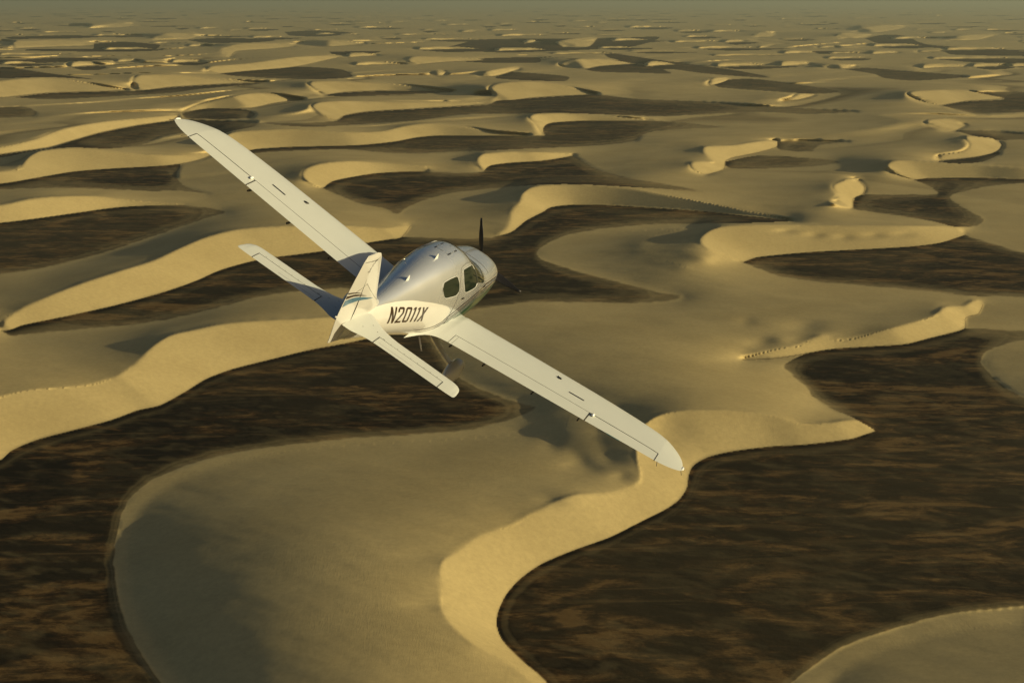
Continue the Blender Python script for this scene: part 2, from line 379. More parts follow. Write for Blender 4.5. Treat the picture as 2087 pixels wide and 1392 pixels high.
for n, (cr, ft) in enumerate(SLIPS):
    c = smooth_line(cr, .7); f = smooth_line(ft, .7)
    pm = poly_mask(np.vstack([c, f[::-1]]))
    SLIPM |= pm
    fx, fy = ground(f[::4, 0], f[::4, 1], 0.0)
    HC = np.r_[0, .06 * 1.28 ** np.arange(25)].astype(np.float32)
    def gap(u, v, z, tan):
        px, py = ground(u, v, z)
        px = px.astype(np.float32); py = py.astype(np.float32)
        return sat * (1 - np.exp(-tan * np.sqrt(((px[:, None]-fxs[None])**2 + (py[:, None]-fys[None])**2).min(1)) / sat)) - z
    def height_at(u, v, tan):
        """lowest level at which the sight line meets the repose slope rising from the foot"""
        G = np.stack([gap(u, v, float(z), tan) for z in HC])
        j = np.arange(len(u)); neg = G <= 0
        k = np.where(neg.any(0), neg.argmax(0), G.argmin(0))
        lo = HC[np.maximum(k-1, 0)]; hi = HC[np.minimum(k + (~neg.any(0)), len(HC)-1)]
        Z = np.stack([lo + (hi-lo) * t for t in np.linspace(0, 1, 7)])
        G2 = np.stack([gap(u, v, z, tan) for z in Z]); n2 = G2 <= 0
        f = np.maximum(n2.argmax(0), 1)
        g0, g1 = G2[f-1, j], G2[f, j]
        root = Z[f-1, j] + (Z[f, j]-Z[f-1, j]) * g0 / np.maximum(g0-g1, 1e-6)
        m_ = G2.argmin(0); near_ = G2[m_, j] < .45 * G[0]
        h = np.where(n2.any(0), root, np.where(near_, Z[m_, j] * .9, G[0]))
        return np.clip(h, 0, 22).astype(float)
    fxs, fys = fx.astype(np.float32), fy.astype(np.float32)
    sat = 400.0
    hr = height_at(c[::4, 0], c[::4, 1], TAN)
    cap = 7.0 if np.mean(c[:, 1]) < 120 else 10.5 if np.mean(c[:, 1]) < 600 else 10.4
    tan = TAN * min(1.0, (cap / max(hr.max(), .1)) ** .9)
    if True: hr = height_at(c[::4, 0], c[::4, 1], tan)
    hp = np.pad(hr, 3, mode='edge')
    hr = np.median(np.stack([hp[i:i+len(hr)] for i in range(7)]), 0)
    h = np.interp(np.arange(len(c)), np.arange(0, len(c), 4), hr)
    kk = min(35, (len(c) // 6) * 2 + 1)
    k = np.hanning(kk + 2)[1:-1]; k /= k.sum()
    hs = np.convolve(np.pad(h, kk // 2, mode='edge'), k, 'valid')[:len(h)]
    ramp_px = np.arange(len(hs)) * .7
    if np.hypot(*(c[0] - f[0])) < 9: hs = hs * np.clip(ramp_px / 16 + .03, 0, 1)
    if np.hypot(*(c[-1] - f[-1])) < 9: hs = hs * np.clip(ramp_px[::-1] / 16 + .03, 0, 1)
    hloc = np.array([hs[max(0, i-24):i+24].max() for i in range(len(hs))])
    rr, cc_ = np.nonzero(pm)
    for a0 in range(0, len(rr), 4000):
        ra, ca = rr[a0:a0+4000], cc_[a0:a0+4000]
        hv = height_at(U[ca], V[ra], tan)
        d2c = (U[ca][:, None] - c[::6, 0][None])**2 + (V[ra][:, None] - c[::6, 1][None])**2
        dcr = np.sqrt(d2c.min(1)); wt = 1 / (d2c + 6.0)**1.5
        hl = (wt * hloc[::6][None]).sum(1) / wt.sum(1)
        dft = np.sqrt(((U[ca][:, None] - f[::6, 0][None])**2 + (V[ra][:, None] - f[::6, 1][None])**2).min(1))
        dft = np.maximum(dft - 1.2, 0)
        RAMP[ra, ca] = np.minimum(hv, (hl * 1.02 + .03) * np.minimum(1, 1.7 * dft / (dft + dcr + .01)))
    slip_lines.append((c, hs, f))
DARK &= ~SLIPM
NEARC = np.zeros((NV, NU), bool)
for (c, hs, f) in slip_lines:
    big = hs > .8
    ci = np.clip(np.rint(iu(c[big, 0])).astype(int), 0, NU-1); ri = np.clip(np.rint(iv(c[big, 1])).astype(int), 0, NV-1)
    for dr in range(-15 if np.mean(c[:, 1]) < 520 else -6, 7):
        for dc in range(-6, 7):
            NEARC[np.clip(ri+dr, 0, NV-1), np.clip(ci+dc, 0, NU-1)] = True
FIX |= DARK & ~NEARC
def blur(a, n):
    a = a.astype(np.float32)
    for _ in range(n):
        p = np.pad(a, 1, mode='edge')
        a = (p[:-2, 1:-1] + p[2:, 1:-1] + p[1:-1, :-2] + p[1:-1, 2:]) * .2 + a * .2
    return a
sm = SLIPM.astype(float)
RAMP = np.where(SLIPM, blur(RAMP * sm, 2) / np.maximum(blur(sm, 2), 1e-3), 0)
HH[SLIPM] = RAMP[SLIPM]; FIX |= SLIPM
FOOT = np.zeros((NV, NU), bool)
for (c, hs, f) in slip_lines:
    FOOT[put(f, 0.0)] = True
for pts, z in CONTOURS:
    ln = smooth_line(pts, .7)
    put(ln, z)
for (c, hs, f) in slip_lines:
    put(c, hs)
    ci = np.rint(iu(c[:, 0])).astype(int); ri = np.rint(iv(c[:, 1])).astype(int)
    KEEP[ri, ci] = 1
KEEP[SLIPM] = 1
# coarse-to-fine solve of the ground between the surveyed lines (in real distances: rows and columns are weighted)
Xg, Yg = ground(GU, GV, 0.0)
Yr = Yg[:, 0]
dY = np.abs(np.gradient(Yr)); dX = Yr * 2.15 / FPX / CP
ratio = np.where(V < 170, np.clip(dY / dX, 1, 20) ** 1.6, np.clip(dY / dX, 1.0, 7.0) ** 1.3)           # row step over column step
wH = (ratio / (ratio + 1)); wV = 1 - wH
BOW = 0.0070 * np.clip((V - 450) / 450, 0, 1) ** 1.5
src0 = (BOW * (dX ** 2 * dY ** 2) / (2 * (dX ** 2 + dY ** 2)))
src0 = np.minimum(src0, .0012) * (V < 1800)
def solve(fix, val):
    levels = [(fix, val, wH, src0)]
    f, v, w, s_ = fix, val, wH, src0
    while min(f.shape) > 24:
        a, b = (f.shape[0] + 1) // 2, (f.shape[1] + 1) // 2
        F = np.zeros((a*2, b*2), bool); Vv = np.zeros((a*2, b*2))
        F[:f.shape[0], :f.shape[1]] = f; Vv[:f.shape[0], :f.shape[1]] = np.where(f, v, 0)
        cnt = F.reshape(a, 2, b, 2).sum((1, 3)); s = Vv.reshape(a, 2, b, 2).sum((1, 3))
        f = cnt > 0; v = np.where(f, s / np.maximum(cnt, 1), 0)
        w = w[::2]; s_ = np.minimum(s_[::2] * 4, .05)
        levels.append((f, v, w, s_))
    x = np.full(levels[-1][0].shape, 2.0)
    for li, (f, v, w, s_) in reversed(list(enumerate(levels))):
        if x.shape != f.shape:
            x = np.repeat(np.repeat(x, 2, 0), 2, 1)[:f.shape[0], :f.shape[1]]
        x = np.where(f, v, x)
        n = 140 if li == 0 else (200 if li == 1 else 400)
        x = x.astype(np.float32); vf = v.astype(np.float32)
        wh = (w[:, None] * .5).astype(np.float32); wv_ = ((1 - w[:, None]) * .5).astype(np.float32); sc_ = s_[:, None].astype(np.float32)
        for _ in range(n):
            p = np.pad(x, 1, mode='edge')
            y = (p[:-2, 1:-1] + p[2:, 1:-1]) * wv_ + (p[1:-1, :-2] + p[1:-1, 2:]) * wh + sc_
            x = np.where(f, vf, y)
    return x.astype(float)
H = solve(FIX, HH)
def blur(a, n):
    a = a.astype(np.float32)
    for _ in range(n):
        p = np.pad(a, 1, mode='edge')
        a = (p[:-2, 1:-1] + p[2:, 1:-1] + p[1:-1, :-2] + p[1:-1, 2:]) * .2 + a * .2
    return a
OPEN = (~SLIPM).astype(float)
Hs = blur(H * OPEN, 40) / np.maximum(blur(OPEN, 40), 1e-3)
keep = np.clip(blur(KEEP, 5) * 2.2, 0, 1)
far_w = np.clip((GV - 60) / 160, 0, 1)
H = H + (Hs - H) * (1 - keep) * (.35 + .65 * far_w)
H = blur(H, 1).astype(float)
p_ = np.pad(H, ((0, 0), (3, 3)), mode='edge')
H = sum(w * p_[:, i:i+NU] for i, w in enumerate((1, 2, 3, 4, 3, 2, 1))) / 16
# hollows
for (u, v, ru, rv, a) in DENTS:
    H = H + .55 * a * np.exp(-((GU-u)/ru)**2 - ((GV-v)/rv)**2)
X, Y = ground(SNAPU, SNAPV, np.minimum(H, 60))
# low swells and wind-laid undulation, measured along the wind
wx, wy = .90, -.43
S1 = X * wx + Y * wy; S2 = -X * wy + Y * wx
sandy = 1 - np.clip(blur(DARK.astype(float), 6), 0, 1)
slipw = np.clip(blur(SLIPM.astype(float), 3), 0, 1)
near = np.clip(1 - np.hypot(X, Y) / 2600, 0, 1)
und = .7 * fbm(S1 / 95, S2 / 60, 2, 17) + .34 * fbm(S1 / 34, S2 / 15, 3, 3) + .05 * fbm(S1 / 9, S2 / 4, 2, 9)
H = H + near * (1 - slipw) * (sandy * und + (1 - sandy) * .18 * fbm(S1 / 14, S2 / 4, 4, 21))
# farther out: low dune ridges, one behind the other
rng_ = np.hypot(X, Y)
fw = np.clip((rng_ - 1000) / 700, 0, 1) * np.clip((6800 - rng_) / 3500, 0, 1)
ph_ = S1 / 260 + 1.5 * fbm(X / 620, Y / 430, 3, 51)
saw = ph_ - np.floor(ph_)
ridge = np.where(saw < .68, (saw / .68) ** 1.3, .5 + .5 * np.cos(math.pi * (saw - .68) / .32)) * np.clip(.5 + 1.1 * fbm(X / 480, Y / 700, 2, 61), 0, 1)
H = H + 5.5 * ridge * fw * (1 - slipw) * sandy * np.clip(1 - blur(KEEP, 10) * 2.5, 0, 1)
X, Y = ground(SNAPU, SNAPV, H)

soil_soft = blur(DARK.astype(float), 7)
nz = fbm(S1 / 7, S2 / 3.5, 4, 5)
soft = np.clip((soil_soft - .40 + .26 * nz) / .34, 0, 1)
hard = DARK.astype(float); hard[FOOT] = np.maximum(hard[FOOT], .5)
veneer = np.clip((blur(DARK.astype(float), 260) - .44) / .42, 0, 1)
soft = soft * (.62 + .38 * np.clip(veneer + .35 * nz, 0, 1))
bands = np.clip(.5 + 1.5 * fbm(veneer * 6 + .9 * nz + S2 / 90, S1 / 80, 4, 41), 0, 1)
bandy = blur(veneer, 2)
soft = soft * (1 - .26 * bands * np.clip(1.25 - veneer, 0, 1) * (S2 * 0 + 1))
near_slip = np.clip(np.maximum(slipw * 2.2, blur(SLIPM.astype(float), 90) * 3.0), 0, 1)
soil = soft * (1 - near_slip) + np.maximum(hard, 0) * near_slip
distn = np.clip((260 - GV) / 160, 0, 1)
soil = soil * (1 - distn) + hard * distn
hollow = np.clip(1 - np.abs(saw - .04) / .12, 0, 1) * np.clip(fbm(X / 480, Y / 700, 2, 61) * 3 + .1, 0, 1)
soil = np.maximum(soil, hollow * fw * (1 - slipw) * .75)
# away from the surveyed strip the floor alternates by itself
out = np.clip(np.maximum(-60 - GU, GU - 2160) / 500, 0, 1) * np.clip(np.maximum(-300 - GU, GU - 2400) / 300, 0, 1)
out = np.maximum(out, np.clip((GV - 1650) / 200, 0, 1))
alt = np.clip(.5 + 2.2 * fbm(X / 260, Y / 200, 3, 31), 0, 1)
soil = soil * (1 - out) + alt * out

verts = np.stack([X, Y, H], -1).reshape(-1, 3).astype(np.float32)
# quads facing up
idx = np.arange(NV * NU).reshape(NV, NU)
q = np.stack([idx[1:, :-1], idx[1:, 1:], idx[:-1, 1:], idx[:-1, :-1]], -1).reshape(-1, 4)
me = bpy.data.meshes.new('dune_field')
me.vertices.add(len(verts)); me.vertices.foreach_set('co', verts.ravel())
me.loops.add(q.size); me.loops.foreach_set('vertex_index', q.ravel().astype(np.int32))
me.polygons.add(len(q)); me.polygons.foreach_set('loop_start', np.arange(0, q.size, 4, dtype=np.int32))
try: me.polygons.foreach_set('loop_total', np.full(len(q), 4, dtype=np.int32))
except Exception: pass
me.update(calc_edges=True)
me.polygons.foreach_set('use_smooth', np.ones(len(q), bool))
at = me.attributes.new('soil', 'FLOAT', 'POINT')
at.data.foreach_set('value', soil.reshape(-1).astype(np.float32))
terrain = bpy.data.objects.new('ground', me)
COL.objects.link(terrain)
tag(terrain, 'golden sand dunes with steep slip faces and dark gravel floors between them', kind='structure')
print('terrain', NU, NV, 'h max', H.max())

# sand and gravel material
m, N, LK, out_ = new_mat('sand_and_gravel')
def nd(t, **kw):
    n = N.new(t)
    for k, v in kw.items():
        if k in n.inputs: n.inputs[k].default_value = v
        else: setattr(n, k, v)
    return n
pb = nd('ShaderNodeBsdfPrincipled'); pb.inputs['Roughness'].default_value = .95
pb.inputs['Specular IOR Level'].default_value = .08
LK.new(pb.outputs[0], out_.inputs['Surface'])
geo = nd('ShaderNodeNewGeometry')
att = nd('ShaderNodeAttribute', attribute_name='soil')
def aniso(sx, sy, detail, rough, dist, rot=25):
    mp = nd('ShaderNodeMapping'); mp.inputs['Rotation'].default_value = (0, 0, R(rot)); mp.inputs['Scale'].default_value = (sx, sy, sy)
    LK.new(geo.outputs['Position'], mp.inputs['Vector'])
    n = nd('ShaderNodeTexNoise', Scale=1.0, Detail=detail, Roughness=rough, Distortion=dist)
    LK.new(mp.outputs[0], n.inputs['Vector']); return n.outputs['Fac']
def lin(x, k, add=None, c=0.0):
    n = nd('ShaderNodeMath', operation='MULTIPLY_ADD'); n.inputs[1].default_value = k; n.inputs[2].default_value = c
    LK.new(x, n.inputs[0])
    if add is not None: LK.new(add, n.inputs[2])
    return n.outputs[0]
big = aniso(.011, .024, 4, .55, 2.6, 18)
mid = aniso(.035, .10, 5, .6, 2.5, 18)
iso = aniso(.11, .16, 6, .65, .8, 40)
fine = aniso(.7, .9, 4, .7, 0)
tot = lin(big, .46, lin(mid, .28, lin(iso, .18, lin(fine, .08))))
r1 = nd('ShaderNodeValToRGB')
cr = r1.color_ramp
cr.elements[0].position = .44; cr.elements[0].color = (.004, .0017, .0006, 1)
cr.elements[1].position = .595; cr.elements[1].color = (.125, .072, .024, 1)
for p_, c_ in ((.468, (.007, .0030, .0010, 1)), (.495, (.015, .0070, .0022, 1)), (.525, (.031, .0155, .0048, 1)), (.56, (.066, .035, .011, 1))):
    e = cr.elements.new(p_); e.color = c_
LK.new(lin(tot, 1.4, None, -.205), r1.inputs['Fac'])
# thin sheets of blown sand lying over the gravel
veil = aniso(.012, .07, 5, .55, 2.2, 22)
vr = nd('ShaderNodeMapRange'); vr.inputs['From Min'].default_value = .56; vr.inputs['From Max'].default_value = .72; vr.inputs['To Max'].default_value = .24
LK.new(veil, vr.inputs['Value'])
soilmix = nd('ShaderNodeMixRGB'); soilmix.inputs['Color2'].default_value = (.24, .155, .06, 1)
LK.new(vr.outputs[0], soilmix.inputs['Fac']); LK.new(r1.outputs['Color'], soilmix.inputs['Color1'])
# sand colour
n3 = nd('ShaderNodeTexNoise', Scale=.02, Detail=6.0, Roughness=.6)
LK.new(geo.outputs['Position'], n3.inputs['Vector'])
r2 = nd('ShaderNodeValToRGB')
r2.color_ramp.elements[0].position = .3; r2.color_ramp.elements[0].color = (.42, .325, .150, 1)
r2.color_ramp.elements[1].position = .7; r2.color_ramp.elements[1].color = (.51, .40, .190, 1)
LK.new(n3.outputs['Fac'], r2.inputs['Fac'])
ng = nd('ShaderNodeTexNoise', Scale=.5, Detail=9.0, Roughness=.85)
LK.new(geo.outputs['Position'], ng.inputs['Vector'])
grain = nd('ShaderNodeMapRange'); grain.inputs['From Min'].default_value = .3; grain.inputs['From Max'].default_value = .7
grain.inputs['To Min'].default_value = .84; grain.inputs['To Max'].default_value = 1.14
LK.new(ng.outputs['Fac'], grain.inputs['Value'])
mulc = nd('ShaderNodeVectorMath', operation='SCALE')
LK.new(r2.outputs['Color'], mulc.inputs[0]); LK.new(grain.outputs[0], mulc.inputs['Scale'])
mx = nd('ShaderNodeMixRGB')
LK.new(att.outputs['Fac'], mx.inputs['Fac']); LK.new(mulc.outputs[0], mx.inputs['Color1']); LK.new(soilmix.outputs[0], mx.inputs['Color2'])
LK.new(mx.outputs[0], pb.inputs['Base Color'])
# fine relief: wind ripples that come and go on the sand, stones on the gravel
rip = aniso(1.1, .22, 4, .6, 1.6, -63)
where = aniso(.012, .02, 2, .5, 0, 10)
wr = nd('ShaderNodeMapRange'); wr.inputs['From Min'].default_value = .42; wr.inputs['From Max'].default_value = .62
LK.new(where, wr.inputs['Value'])
rm = nd('ShaderNodeMath', operation='MULTIPLY'); LK.new(rip, rm.inputs[0]); LK.new(wr.outputs[0], rm.inputs[1])
sub = lin(att.outputs['Fac'], -1.0, None, 1.0)
rs = nd('ShaderNodeMath', operation='MULTIPLY'); LK.new(rm.outputs[0], rs.inputs[0]); LK.new(sub, rs.inputs[1])
st_ = nd('ShaderNodeMath', operation='MULTIPLY'); LK.new(fine, st_.inputs[0]); LK.new(att.outputs['Fac'], st_.inputs[1])
hsum = lin(rs.outputs[0], .35, lin(st_.outputs[0], .9, lin(iso, .25)))
bp = nd('ShaderNodeBump', Strength=.45, Distance=.30)
LK.new(hsum, bp.inputs['Height']); LK.new(bp.outputs[0], pb.inputs['Normal'])
me.materials.append(m)
SAND = m

# the desert goes on behind and beside the surveyed part
def grid_disc(name, r_out, z, mat):
    rings = [0, 400, 1200, 3000, 8000, 20000, 60000, r_out]
    vs = [(0, 0, z)]; fs = []; K = 64
    for r in rings[1:]:
        for k in range(K): vs.append((r*math.cos(2*math.pi*k/K), r*math.sin(2*math.pi*k/K), z))
    for k in range(K): fs.append((0, 1+k, 1+(k+1) % K))
    for i in range(len(rings)-2):
        for k in range(K):
            a = 1+i*K; b = a+K
            fs.append((a+k, b+k, b+(k+1) % K, a+(k+1) % K))
    mm = bpy.data.meshes.new(name); mm.from_pydata(vs, [], fs); mm.materials.append(mat)
    o = bpy.data.objects.new(name, mm); COL.objects.link(o); return o
m2, N, LK, out_ = new_mat('far_desert')
pb = nd('ShaderNodeBsdfPrincipled'); pb.inputs['Roughness'].default_value = .95
LK.new(pb.outputs[0], out_.inputs['Surface'])
geo = nd('ShaderNodeNewGeometry')
n1 = nd('ShaderNodeTexNoise', Scale=.004, Detail=5.0)
LK.new(geo.outputs['Position'], n1.inputs['Vector'])
r1 = nd('ShaderNodeValToRGB')
r1.color_ramp.elements[0].position = .42; r1.color_ramp.elements[0].color = (.06, .035, .015, 1)
r1.color_ramp.elements[1].position = .52; r1.color_ramp.elements[1].color = (.46, .33, .15, 1)
LK.new(n1.outputs['Fac'], r1.inputs['Fac']); LK.new(r1.outputs[0], pb.inputs['Base Color'])
tag(grid_disc('terrain', 90000, -1.2, m2), 'wide flat desert floor reaching the hazy horizon', kind='structure')

# haze
HAZE = 0.00008
hm, N, LK, out_ = new_mat('pale_haze')
pv = nd('ShaderNodeVolumePrincipled')
pv.inputs['Color'].default_value = (.42, .46, .39, 1)
pv.inputs['Density'].default_value = HAZE
pv.inputs['Anisotropy'].default_value = 0.2
LK.new(pv.outputs[0], out_.inputs['Volume'])
bx = 95000.0
hv = [(x, y, z) for z in (-3.0, 153.5) for (x, y) in ((-bx, -bx), (bx, -bx), (bx, bx), (-bx, bx))]
hf = [(3, 2, 1, 0), (4, 5, 6, 7), (0, 1, 5, 4), (1, 2, 6, 5), (2, 3, 7, 6), (3, 0, 4, 7)]
hme = bpy.data.meshes.new('haze'); hme.from_pydata(hv, [], hf); hme.materials.append(hm)
ho = bpy.data.objects.new('haze', hme); COL.objects.link(ho)
tag(ho, 'thin pale haze lying over the desert', kind='stuff')
#PLANE#
# ------------------------------------------------------------------ the aircraft (x forward, y left, z up, metres)
def paint(name, col, rough=.22, coat=.6, spec=.5, metal=0.0, ior=1.5, noise=.03):
    m, N, LK, out_ = new_mat(name)
    b = N.new('ShaderNodeBsdfPrincipled')
    b.inputs['Roughness'].default_value = rough
    b.inputs['Coat Weight'].default_value = coat; b.inputs['Coat Roughness'].default_value = .06
    b.inputs['Metallic'].default_value = metal; b.inputs['IOR'].default_value = ior
    b.inputs['Specular IOR Level'].default_value = spec
    tc = N.new('ShaderNodeTexCoord'); t = N.new('ShaderNodeTexNoise'); t.inputs['Scale'].default_value = 3.0; t.inputs['Detail'].default_value = 6.0
    mr = N.new('ShaderNodeMapRange'); mr.inputs['To Min'].default_value = 1 - noise * 2; mr.inputs['To Max'].default_value = 1 + noise
    vm = N.new('ShaderNodeVectorMath'); vm.operation = 'SCALE'; vm.inputs[0].default_value = col[:3]
    LK.new(tc.outputs['Object'], t.inputs['Vector']); LK.new(t.outputs['Fac'], mr.inputs['Value'])
    LK.new(mr.outputs[0], vm.inputs['Scale']); LK.new(vm.outputs[0], b.inputs['Base Color'])
    LK.new(b.outputs[0], out_.inputs['Surface'])
    return m
WHITE = paint('white_gloss_paint', (.64, .63, .60), .30, .8)
WING = paint('white_wing_paint', (.50, .515, .49), .45, .25)
BROWN = paint('brown_paint', (.035, .017, .008), .3, .5)
BLUE = paint('blue_paint', (.06, .16, .26), .3, .5)
GREEN = paint('green_paint', (.006, .05, .028), .3, .5)
GREY = paint('lilac_grey_paint', (.40, .37, .39), .3, .5)
BLACK = paint('black_paint', (.012, .010, .009), .45, .2)
SEAM = paint('seam_sealant', (.06, .055, .04), .8, 0)
GLASS = paint('tinted_glass', (.008, .016, .011), .04, 0.0, 1.0, ior=1.5, noise=0)
RUBBER = paint('tyre_rubber', (.02, .02, .02), .9, 0)
METAL = paint('bare_metal', (.55, .54, .50), .3, 0, metal=1.0)
RED = paint('red_lens', (.5, .02, .01), .15, 1)
LENS = paint('clear_lens', (.85, .86, .82), .1, 1)

def mesh_obj(name, vs, fs, mat, parent=None, smooth=True, label=None, sharp=None):
    me = bpy.data.meshes.new(name); me.from_pydata([tuple(map(float, v)) for v in vs], [], fs); me.materials.append(mat)
    me.update()
    if smooth:
        me.polygons.foreach_set('use_smooth', [True] * len(me.polygons))
        if sharp: me.set_sharp_from_angle(angle=R(sharp))
    o = bpy.data.objects.new(name, me); COL.objects.link(o)
    if parent: o.parent = parent
    if label: o['label'] = label
    return o
def loft(rings, cap=True):
    n = len(rings[0]); vs = [p for r in rings for p in r]; fs = []
    for i in range(len(rings) - 1):
        for k in range(n):
            a = i*n + k; b = i*n + (k+1) % n
            fs.append((a, b, b + n, a + n))
    if cap:
        for base, rev in ((0, True), ((len(rings)-1)*n, False)):
            c = tuple(sum(vs[base+k][j] for k in range(n))/n for j in range(3)); vs.append(c); ci = len(vs)-1
            for k in range(n):
                a, b = base+k, base+(k+1) % n
                fs.append((b, a, ci) if rev else (a, b, ci))
    return vs, fs
def join_parts(parts):
    vs, fs = [], []
    for v, f in parts:
        o = len(vs); vs += list(v); fs += [tuple(i+o for i in q) for q in f]
    return vs, fs
def fix_normals(o):
    import bmesh
    b = bmesh.new(); b.from_mesh(o.data); bmesh.ops.recalc_face_normals(b, faces=b.faces); b.to_mesh(o.data); b.free(); return o

plane = bpy.data.objects.new('light_aircraft', None); COL.objects.link(plane)
plane.empty_display_size = .5
ROT = Matrix(((0.26676644, -0.81691160, 0.51136201), (0.96299215, 0.24713087, -0.10757529), (-0.03849384, 0.52113509, 0.85260568)))
plane.matrix_world = Matrix.Translation((-1.59031, 24.05297, 144.74256)) @ ROT.to_4x4()
tag(plane, 'white low wing single engine light aircraft marked N2011X, banking right above the dunes', 'plane')

# fuselage stations: x, top, bottom, half width, height of greatest width, upper and lower exponent
ST = np.array([
 (-4.44,.58,.26,.045,.42,2.0,2.0),(-4.20,.66,.21,.09,.42,2.0,2.0),(-3.90,.70,.16,.14,.41,2.0,2.0),(-3.40,.76,.09,.21,.40,1.95,2.0),
 (-2.90,.83,.02,.29,.38,1.9,2.1),(-2.40,.94,-.05,.37,.36,1.9,2.2),(-1.90,1.07,-.13,.455,.34,1.95,2.3),(-1.30,1.20,-.25,.55,.32,2.05,2.4),
 (-.75,1.26,-.35,.605,.31,2.15,2.5),(-.30,1.268,-.40,.625,.30,2.2,2.6),(-.12,1.245,-.41,.63,.30,2.3,2.6),(0.30,1.10,-.43,.635,.30,2.7,2.6),(.70,.955,-.43,.63,.30,3.0,2.6),
 (1.10,.82,-.42,.61,.30,3.0,2.6),(1.40,.755,-.41,.595,.30,2.9,2.6),(1.60,.745,-.40,.585,.30,2.9,2.6),(2.00,.73,-.36,.555,.29,2.8,2.5),(2.40,.71,-.30,.515,.28,2.6,2.4),
 (2.70,.64,-.22,.465,.27,2.5,2.3),(2.86,.575,-.13,.40,.26,2.3,2.2),(2.96,.49,-.02,.30,.26,2.15,2.1),(3.01,.40,.10,.17,.26,2.0,2.0),(3.02,.31,.21,.06,.26,2.0,2.0)])
def cubic(xs, tab):
    """smooth interpolation through the stations"""
    X_ = tab[:, 0]; out = np.zeros((len(xs), tab.shape[1] - 1))
    for j in range(1, tab.shape[1]):
        Y_ = tab[:, j]; d = np.diff(Y_) / np.diff(X_)
        m = np.zeros(len(X_)); m[0], m[-1] = d[0], d[-1]
        for i in range(1, len(X_) - 1):
            m[i] = 0 if d[i-1] * d[i] <= 0 else 2 * d[i-1] * d[i] / (d[i-1] + d[i])
        k = np.clip(np.searchsorted(X_, xs) - 1, 0, len(X_) - 2)
        h = X_[k+1] - X_[k]; t = (xs - X_[k]) / h
        out[:, j-1] = (2*t**3-3*t**2+1)*Y_[k] + (t**3-2*t**2+t)*h*m[k] + (-2*t**3+3*t**2)*Y_[k+1] + (t**3-t**2)*h*m[k+1]
    return out
def station(x): return cubic(np.array([float(x)]), ST)[0]
def ring_at(x, n=96):
    zt, zb, w, zc, nu, nl = station(x); r = []
    for k in range(n):
        a = 2*math.pi*k/n; c, s = math.cos(a), math.sin(a); e = nu if s > 0 else nl
        r.append((x, -w*math.copysign(abs(c)**(2/e), c), zc + ((zt-zc) if s > 0 else (zc-zb))*math.copysign(abs(s)**(2/e), s)))
    return r
xs = list(np.linspace(-4.44, 2.7, 150)) + list(2.7 + .32*np.sin(np.linspace(0, math.pi/2, 26))[1:])
vs, fs = loft([ring_at(x) for x in xs])
SILVER = paint('silver_metallic_paint', (.70, .72, .74), .24, .9, metal=.65)
fuselage = fix_normals(mesh_obj('fuselage', vs, fs, SILVER, plane))

def side(x, z, s=-1, off=.004):
    """point on the skin at x, z on the right (s=-1) or left (s=1), lifted off the paint"""
    def yy(x, z):
        zt, zb, w, zc, nu, nl = station(x)
        if z > zc: return w * max(0.0, 1 - min(1, (z-zc)/(zt-zc))**nu) ** (1/nu)
        return w * max(0.0, 1 - min(1, (zc-z)/(zc-zb))**nl) ** (1/nl)
    y = yy(x, z); e = .004
    gx = (yy(x+e, z) - yy(x-e, z)) / (2*e); gz = (yy(x, z+e) - yy(x, z-e)) / (2*e)
    gx = max(-4, min(4, gx)); gz = max(-4, min(4, gz))
    n = Vector((-gx, 1, -gz)).normalized()
    return (x + n.x*off, s*(y + n.y*off), z + n.z*off)
def strip(name, top, bot, mat, parent, s=-1, off=.004, n=60, mapf=None, label=None):
    """band between two curves drawn on the skin"""
    mapf = mapf or (lambda x, z: side(x, z, s, off))
    def res(p):
        p = np.array(p, float); d = np.r_[0, np.cumsum(np.hypot(*np.diff(p, axis=0).T))]; t = np.linspace(0, d[-1], n)
        q = cubic(t, np.c_[d, p]) if len(p) > 2 else np.c_[np.interp(t, d, p[:, 0]), np.interp(t, d, p[:, 1])]
        return q
    a, b = res(top), res(bot); vs, fs = [], []; M = int(max(5, math.ceil(np.hypot(*(a-b).T).max()/.025)))
    for i in range(n):
        for j in range(M):
            p = a[i] + (b[i]-a[i]) * j/(M-1); vs.append(mapf(p[0], p[1]))
    for i in range(n-1):
        for j in range(M-1):
            k = i*M+j; fs.append((k, k+1, k+M+1, k+M))
    return mesh_obj(name, vs, fs, mat, parent, label=label)
def blob(name, outline, mat, parent, s=-1, off=.004, rings=6, mapf=None, smoothn=3, label=None):
    """convex patch with rounded corners on the skin"""
    mapf = mapf or (lambda x, z: side(x, z, s, off))
    p = [tuple(q) for q in outline]
    for _ in range(smoothn):
        q = []
        for i in range(len(p)):
            a, b = np.array(p[i]), np.array(p[(i+1) % len(p)])
            q += [tuple(a*.86+b*.14), tuple(a*.14+b*.86)]
        p = q
    p = np.array(p); c = p.mean(0); n = len(p); vs = [mapf(*c)]; fs = []
    for r in range(1, rings+1):
        for i in range(n): vs.append(mapf(*(c + (p[i]-c)*r/rings)))
    for i in range(n): fs.append((0, 1+i, 1+(i+1) % n))
    for r in range(rings-1):
        for i in range(n):
            a = 1+r*n+i; b = 1+r*n+(i+1) % n; fs.append((a, a+n, b+n, b))
    return mesh_obj(name, vs, fs, mat, parent, label=label), p
